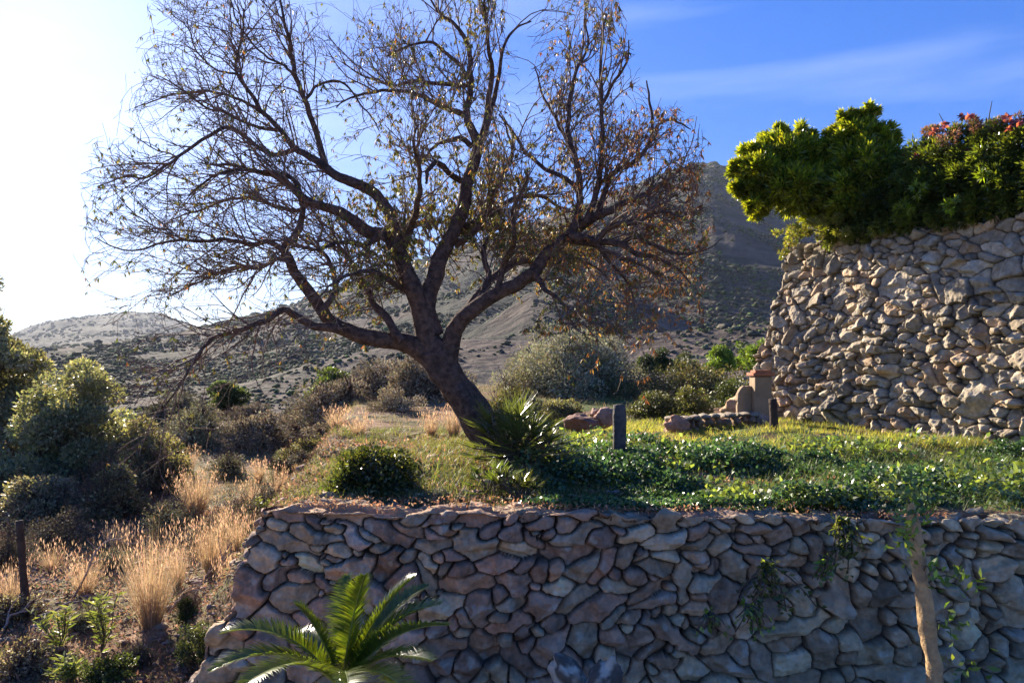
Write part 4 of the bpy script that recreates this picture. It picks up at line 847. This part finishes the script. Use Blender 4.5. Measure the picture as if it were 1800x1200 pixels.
def vine(px, py, D, label, n=60, h=.35, wd=.16, pal=GREEN, dx=0):
    top = P(px, py, D); root = thing('hanging_vine', label, 'vine', top); t = np.linspace(0, 1, 9)[None, :, None]; k = 11
    e = np.stack([rng.normal(size=k)*wd+dx, -rng.uniform(.02, .16, k), -h*rng.uniform(.5, 1.1, k)], 1)[:, None]; Pt = e*t+np.array([0, -.07, .03])*np.sin(t*pi)
    mesh('stems', *tubes(Pt, np.full((k, 9), .0045), 4), M_stem, root)
    ii = rng.integers(0, k, n); jj = rng.integers(1, 9, n); p = Pt[ii, jj]+rng.normal(size=(n, 3))*.018; p[:, 1] = np.minimum(p[:, 1], -.02-.05*rng.uniform(size=n))
    V, Fc = leaves(p, rdirs(n)+[0, -.4, -.3], rng.uniform(.03, .055, n), rng.uniform(.018, .03, n), .25); mesh('foliage', V, Fc, M_glossy, root, fcol=pick(pal, n, .2))
vine(1470, 905, 4.9, 'dark green vine spilling over the front wall top left of the sapling', 260, .34, .15)
vine(1345, 985, 4.72, 'shaded green vine patch in the middle of the front wall', 200, .30, .14)
vine(1440, 975, 4.75, 'sunlit yellow green sprig on the front wall below the spilling vine', 50, .12, .06, BRIGHT)
vine(1310, 1060, 4.6, 'low green sprig with yellow leaves above the brown blocks of the front wall', 60, .14, .08, BRIGHT)
vine(1240, 1072, 4.6, 'yellow green sprig left of the low green sprig on the front wall', 34, .08, .05, BRIGHT)

# --- fan palms at the tree foot
def fan_palm(label, px, py, D, w, n, pal, hmul=1.0, low=.05):
    b = P(px, py, D); b[2] = ground(b[0], b[1]); root = thing('fan_palm', label, 'fan palm', b); W_ = w/F*D
    ps = []; fs_ = []
    for k in range(n):
        az = rng.uniform(0, 2*pi); el = rng.uniform(low, 1.45); d = np.array([cos(az)*cos(el), sin(az)*cos(el), sin(el)*hmul]); L = W_*rng.uniform(.28, .5)
        a = rng.normal(size=3)*[.04, .04, 0]; hub = a+d*L; t = np.linspace(0, 1, 6)[:, None]; ps.append(a*(1-t)+hub*t+np.array([0, 0, .03])*np.sin(t*pi))
        sd = unit(np.cross(d, [0, 0, 1.0])); uu = unit(np.cross(sd, d)+.3*rng.normal(size=3)); q_ = 17; an = np.linspace(-1.45, 1.45, q_)
        A = np.cos(an)[:, None]*unit(d)+np.sin(an)[:, None]*sd+uu*.28*np.abs(np.sin(an))[:, None]+rng.normal(size=(q_, 3))*.04
        fs_.append(blades(np.repeat(hub[None], q_, 0), A, W_*rng.uniform(.2, .28)*(1-.2*np.abs(np.sin(an))), .017, .22, 3))
    V, Fc = cat_parts(fs_); mesh('fronds', V, Fc, M_glossy, root, fcol=pick(pal, len(Fc), .2)); mesh('stalks', *tubes(np.array(ps), np.full((n, 6), .006), 5), M_stem, root)
PALMG = [(.055, .075, .035), (.075, .09, .04), (.10, .11, .06), (.05, .06, .03)]
fan_palm('large dark spiky fan palm hugging the tree foot', 905, 842, 6.9, 190, 80, PALMG)
fan_palm('small spiky fan palm with stiff leaves right of the tree foot', 950, 808, 7.3, 105, 40, PALMG)
fan_palm('low light green fan palm below the tree foot near the wall', 868, 880, 6.0, 100, 22, [(.11, .15, .04), (.07, .10, .03), (.16, .19, .06)])
fan_palm('low dark fan palm in deep shade on the wall edge below the tree', 915, 890, 5.75, 110, 22, [(.05, .065, .03), (.07, .08, .035)])

# --- dry grass tufts
DRY = [(.48, .36, .22), (.56, .44, .30), (.40, .28, .17), (.34, .28, .19)]
def tuft(label, px, py, D, w, h, n, pal=DRY, heads=True, cat_='grass tuft', name='grass_tuft', group='dry grass tufts'):
    b = P(px, py, D); b[2] = ground(b[0], b[1]); root = thing(name, label, cat_, b, group); H_ = h/F*D; W_ = w/F*D*.78; n = int(n*.85)
    a = rng.uniform(0, 2*pi, n); r = np.sqrt(rng.uniform(0, 1, n)); base_ = np.stack([np.cos(a)*r*W_*.13, np.sin(a)*r*W_*.13, np.full(n, -.02)], 1)
    sprd = (W_*.5/H_)*r; A = np.stack([np.cos(a)*sprd+rng.normal(size=n)*.06, np.sin(a)*sprd+rng.normal(size=n)*.06, np.ones(n)], 1); L = H_*rng.uniform(.55, 1.08, n)
    wd = max(.0035, D/740*.42)
    V, Fc = blades(base_, A, L, wd, rng.uniform(.02, .3, n)+.6*(rng.uniform(size=n) > .85), 5); mesh('blades', V, Fc, M_dry, root, fcol=np.repeat(pick(pal, n, .22), 5, 0))['kind'] = 'stuff'
    if heads:
        k = n//5; tips = V.reshape(n, 12, 3)[:k, -1]; tips = np.repeat(tips, 4, 0)+rng.normal(size=(k*4, 3))*[.012, .012, .03]
        V2, F2_ = leaves(tips, rdirs(k*4)*.4+[0, 0, 1], rng.uniform(.03, .06, k*4), max(.006, D/740*.6), .2); mesh('seed_heads', V2, F2_, M_dry, root, fcol=pick([(.6, .45, .32), (.45, .30, .2)], k*4, .2))['kind'] = 'stuff'
for a in (('big fountain shaped straw tuft in the middle of the left slope', 266, 1085, 6.3, 130, 185, 900),
          ('tall orange straw tuft below the ragged shrub tree', 345, 862, 10.5, 80, 92, 700),
          ('bright straw tuft left of the wall corner', 372, 965, 7.6, 75, 108, 700),
          ('straw tuft leaning against the wall corner', 420, 955, 7.2, 45, 80, 350),
          ('pale straw tuft beyond the wall corner in a small clearing', 492, 818, 11.5, 34, 56, 260),
          ('second pale straw tuft in the clearing, beside its taller twin', 527, 818, 11.4, 40, 58, 300),
          ('yellowish straw tuft left of the clearing tufts', 440, 825, 11.0, 60, 55, 300),
          ('straw tuft rising behind the dark glossy bush', 630, 800, 9.5, 70, 38, 300),
          ('short straw tuft near the trunk seen between bush and trunk', 758, 793, 9.2, 45, 46, 300),
          ('straw tuft against the left side of the trunk', 798, 792, 8.9, 50, 60, 380),
          ('dark based straw tuft between the two large tufts', 312, 1005, 7.3, 60, 85, 300),
          ('reddish straw tuft left of the big fountain shaped tuft', 150, 1018, 7.3, 75, 75, 380),
          ('faint straw tuft at the left edge near the fence post', 15, 1055, 7.0, 70, 85, 380),
          ('faded straw tuft behind the fence post', 90, 960, 8.4, 60, 55, 260),
          ('thin straw tuft above the reddish tuft', 205, 935, 9.2, 70, 50, 260),
          ('golden straw tuft among the brush behind the tall orange one', 330, 800, 14, 50, 52, 300),
          ('golden straw tuft between the clearing and the brush belt', 590, 790, 11.5, 60, 40, 300),
          ('lone straw tuft below the brush belt left of the clearing', 455, 790, 13, 40, 44, 240),
          ('slim golden tuft just beyond the bright tuft by the wall corner', 400, 890, 9.0, 45, 70, 300),
          ('small straw tuft on the slope edge close to the wall side', 395, 1010, 6.6, 40, 40, 200)): tuft(*a)
for (px, py, D, w, h, lab) in ((100, 1120, 5.9, 60, 75, 'pale green broad leaved weed left of the tall yellow weed'), (178, 1105, 5.8, 40, 100, 'tall weed with a yellow green top rosette on the left slope'), (470, 845, 9.8, 50, 35, 'low green weed in the clearing beyond the wall corner'), (120, 1195, 5.3, 60, 50, 'small pale weed at the bottom left')):
    b = P(px, py, D); b[2] = ground(b[0], b[1]); root = thing('weed', lab, 'weed', b); H_ = h/F*D; W_ = w/F*D; k = 9
    t = np.linspace(0, 1, 8)[None, :, None]; e = np.stack([rng.normal(size=k)*W_*.3, rng.normal(size=k)*W_*.3, H_*rng.uniform(.6, 1, k)], 1)[:, None]; Pt = e*t*np.array([1, 1, 1])+np.array([.02, 0, 0])*np.sin(t*5)
    mesh('stems', *tubes(Pt, np.full((k, 8), .004), 4), M_stem, root)
    n = 26*k; ii = rng.integers(0, k, n); jj = np.minimum(7, (rng.uniform(0, 1, n)**.5*8).astype(int)); p = Pt[ii, jj]+rng.normal(size=(n, 3))*.006; a = rng.uniform(0, 2*pi, n)
    V, Fc = leaves(p, np.stack([np.cos(a), np.sin(a), rng.uniform(.1, .8, n)], 1), rng.uniform(.05, .10, n), rng.uniform(.012, .02, n), .3); mesh('foliage', V, Fc, M_leaf, root, fcol=pick([(.22, .26, .07), (.15, .19, .05), (.3, .32, .12)], n, .15))

# --- ground cover, all of it uncountable
M_clover = mat('clover_leaf', attr=True, rough=.35, transl=.32, spec=.5, tcol=(1.4, 1.7, .8))
def cover(name, label, n, xr, yr, dens, hgt, lf, wd, pal, up=.6, fold=.2, m=None):
    x = rng.uniform(*xr, n); y = yr[0]+(yr[1]-yr[0])*rng.uniform(0, 1, n)**1.3; k = rng.uniform(0, 1, n) < dens(x, y); x, y = x[k], y[k]; n = len(x)
    hh = hgt(x, y)*rng.uniform(.3, 1, n); zg = ground(x, y); zg = np.where((y < 5.45) & (x > -1.6), np.maximum(zg, top_z(x)+.015), zg); p = np.stack([x, y, zg+hh], 1)
    V, Fc = leaves(p, rdirs(n)+[0, 0, up*.3], rng.uniform(.7, 1.3, n)*lf*(y/6)**.5, rng.uniform(.7, 1.3, n)*wd*(y/6)**.5, fold, N=unit(rdirs(n)*.55+[0, 0, up])); tone = np.exp(.25*fbm(x*2.5, y*2.5, None, 3, 71))[:, None]
    return tag(mesh(name, V, Fc, m or M_glossy, fcol=np.clip(pick(pal, n, .25)*tone, .01, .7)), label, 'ground cover', kind='stuff')
lump = lambda x, y: .02+.17*ss(-.2, .8, fbm(x*1.9, y*1.9, None, 4, 55))
edge = lambda x: 5.19+.07*vn(x*2, x*0, None, 8)
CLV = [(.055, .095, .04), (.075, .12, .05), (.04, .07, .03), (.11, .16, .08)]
cover('clover', 'dense green clover covering the terrace between the two stone walls', 170000, (-.5, 7.5), (5.14, 9.0), lambda x, y: ss(edge(x), edge(x)+.12, y)*ss(.15, .55, x+.25*vn(x*2, y*2, None, 4)+(y < 6.4)*.2)*ss(9.2, 7.6, y)*(.04+.96*ss(-.35, .1, fbm(x*1.5, y*1.5, None, 4, 57))), lump, .034, .028, CLV, m=M_clover)
cover('clover', 'broader pale leaves standing up in patches among the clover', 16000, (0, 7), (5.35, 8.6), lambda x, y: ss(.0, .35, fbm(x*1.1+5, y*1.1, None, 3, 83)), lambda x, y: .08+.10*ss(-.2, .6, fbm(x*2, y*2, None, 3, 84)), .06, .035, [(.12, .17, .07), (.17, .22, .10), (.09, .13, .05)])
def grass(name, label, n, xr, yr, dens, H_, pal, wd=.006, droop=.5, m=None):
    x = rng.uniform(*xr, n); y = rng.uniform(*yr, n); k = rng.uniform(0, 1, n) < dens(x, y); x, y = x[k], y[k]; n = len(x); p = np.stack([x, y, ground(x, y)-.01], 1)
    A = rdirs(n)*.5+[0, 0, 1]; V, Fc = blades(p, A, H_*rng.uniform(.4, 1.2, n), np.maximum(wd, y/740*.45), rng.uniform(.1, droop, n), 3)
    return tag(mesh(name, V, Fc, m or M_leaf, fcol=np.repeat(pick(pal, n, .25), 3, 0)), label, 'grass', kind='stuff')
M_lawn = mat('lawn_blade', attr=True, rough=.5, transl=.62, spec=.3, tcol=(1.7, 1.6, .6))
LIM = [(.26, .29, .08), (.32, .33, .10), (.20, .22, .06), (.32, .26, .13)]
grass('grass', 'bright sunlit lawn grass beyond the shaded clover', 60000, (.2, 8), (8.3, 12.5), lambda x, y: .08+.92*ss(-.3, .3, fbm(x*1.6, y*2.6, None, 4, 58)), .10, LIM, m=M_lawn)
grass('grass', 'thin green grass mixed into the clover under the rear wall', 26000, (.5, 7.5), (5.4, 9), lambda x, y: .15+.85*ss(.5, 1.5, x-y*.45+2.0), .12, [(.12, .17, .05), (.16, .20, .06)])
grass('grass', 'mixed green and straw grass around the tree foot', 26000, (-3.2, .8), (5.35, 9.5), lambda x, y: ss(-2.3-.16*(y-5), -1.2-.16*(y-5), x)*(.25+.75*ss(-.4, .3, fbm(x*1.6, y*1.6, None, 3, 59))), .07, [(.13, .16, .05), (.2, .2, .08), (.3, .23, .12)])
grass('grass', 'fresh green grass tufting the bank beside the trunk', 22000, (-3.0, 1.2), (5.6, 10), lambda x, y: ss(-2.3-.16*(y-5), -1.4-.16*(y-5), x)*ss(-.1, .4, fbm(x*1.8, y*1.8, None, 3, 66)), .13, [(.17, .21, .06), (.24, .26, .09), (.12, .15, .05)])
grass('dry_grass', 'dry mixed grass and litter over the left slope', 70000, (-10, -1.6), (5.0, 14), lambda x, y: ss(-1.2, -1.9, x+.16*(y-5))*(.2+.8*ss(-.5, .2, fbm(x*1.1, y*1.1, None, 3, 60))), .10, [(.22, .17, .11), (.13, .13, .06), (.28, .22, .15), (.10, .11, .045), (.19, .12, .09)], .005, .9, M_dry)
grass('dry_grass', 'pale grass over the valley floor behind the terrace', 36000, (-14, 9), (11, 26), lambda x, y: .2+.8*ss(-.4, .3, fbm(x*.6, y*.6, None, 3, 61)), .16, [(.22, .2, .10), (.16, .16, .07), (.30, .25, .15)], .01, .8, M_dry)
cover('leaf_litter', 'fallen leaves and broken stems littering the left slope', 40000, (-8, -1.6), (5.0, 11), lambda x, y: ss(-1.0, -1.8, x+.16*(y-5))*(.3+.7*ss(-.3, .3, fbm(x*2, y*2, None, 3, 62))), lambda x, y: .02+.04*ss(-.2, .5, vn(x*3, y*3, None, 6)), .04, .018, [(.26, .16, .12), (.18, .11, .08), (.30, .23, .17), (.12, .13, .06), (.12, .08, .07)], .5, .3, M_dry)
cover('leaf_litter', 'fallen rusty leaves under the almond tree on the terrace', 16000, (-2.0, 3.0), (5.05, 9), lambda x, y: ss(-2.0, -1.2, x+.16*(y-5))*(.3+.5*ss(-.3, .3, fbm(x*2, y*2, None, 3, 63))), lambda x, y: .015+0*x, .032, .014, [(.36, .2, .12), (.28, .15, .09), (.42, .30, .19)], .7, .3, M_dry)
# pebbles and crumbs of rock on both slopes
def pebbles(label, n, xr, yr, dens, r, pal):
    x = rng.uniform(*xr, n); y = rng.uniform(*yr, n); k = rng.uniform(0, 1, n) < dens(x, y); x, y = x[k], y[k]; n = len(x); V0, F0 = ico(1)
    rr = r*np.exp(rng.normal(size=n)*.5); V = V0[None]*(1+.3*rng.normal(size=(n, len(V0), 1)))*rr[:, None, None]*np.array([1.3, 1, .6])+np.stack([x, y, ground(x, y)], -1)[:, None]
    Fc = (F0[None]+np.arange(n)[:, None, None]*len(V0)).reshape(-1, 3); tag(mesh('pebbles', V.reshape(-1, 3), Fc, M_rock, fcol=np.repeat(pick(pal, n, .2), len(F0), 0)), label, 'pebbles', kind='stuff')
pebbles('crumbled stones scattered over the terrace earth by the tree', 1500, (-1.9, 2.2), (5.2, 9.5), lambda x, y: ss(-2, -1.3, x+.16*(y-5))+0*x, .016, [(.42, .27, .18), (.36, .28, .22)])
pebbles('crumbled stones scattered down the left slope', 1500, (-6, -1.7), (5.1, 9), lambda x, y: ss(-1.2, -1.9, x+.16*(y-5)), .02, [(.36, .25, .19), (.28, .2, .17)])
# dead branches lying on the left slope
for k, (x0, y0, x1, y1, D, lab) in enumerate(((70, 1075, 200, 1062, 6.5, 'long dead branch lying below the fence post'), (300, 1050, 345, 1035, 6.6, 'pale curved dead stick beside the big straw tuft'), (340, 1020, 412, 985, 6.9, 'fallen pinkish stick pointing at the wall side'), (0, 1110, 60, 1085, 6.3, 'dark dead branch at the far left'), (130, 990, 240, 940, 7.2, 'reddish arching bramble stem left of the big straw tuft'))):
    a, b = P(x0, y0, D), P(x1, y1, D+.3); a[2] = ground(a[0], a[1])+.02; b[2] = ground(b[0], b[1])+(.35 if k == 4 else .08)
    t = np.linspace(0, 1, 12)[:, None]; c = a*(1-t)+b*t+np.array([0, 0, .08 if k != 4 else .3])*np.sin(t*pi)+.02*np.stack([vn(t[:, 0]*6, t[:, 0]*0+k, None, q) for q in range(3)], 1)
    K, Rk, _ = grow(c[None], np.full((1, 12), .012), 9, .2, 1, (.1, .3), (.4, 1), np.array([0, 0, .3]), 6, .2)
    V, Fc = cat_parts([tubes(c[None], np.linspace(.012, .004, 12)[None], 7), tubes(K, Rk, 5)]); tag(mesh('dead_branch', V, Fc, mat('dead_wood', base=(.34, .24, .19) if k else (.2, .16, .14), rough=.9, bump=.4), loc=a), lab, 'branch')

# ================================================================== THE AIR
V, Fc = box((0, 0, 0), (1, 1, 1), 0, 1)
V = np.array([[x, y, z] for x in (0, 1) for y in (0, 1) for z in (0, 1)], float)*np.array([7200, 3800, 0])+np.array([-3600, -90, 0])
V[:, 2] = np.where(np.arange(8) % 2, max(Zh.max(), 5)+25, min(Zh.min(), -24)-1)
Fc = np.array([[0, 1, 3, 2], [4, 6, 7, 5], [0, 4, 5, 1], [2, 3, 7, 6], [0, 2, 6, 4], [1, 5, 7, 3]])
mh = bpy.data.materials.new('haze'); mh.use_nodes = True; t = mh.node_tree; t.nodes.clear(); oo = t.nodes.new('ShaderNodeOutputMaterial'); pv = t.nodes.new('ShaderNodeVolumePrincipled')
pv.inputs['Color'].default_value = (.80, .88, 1.0, 1); pv.inputs['Density'].default_value = HAZE = .00008; pv.inputs['Anisotropy'].default_value = .12
t.links.new(pv.outputs[0], oo.inputs['Volume'])
ho = mesh('haze', V, Fc, mh); tag(ho, 'pale morning haze filling the valley air', 'haze', kind='stuff')
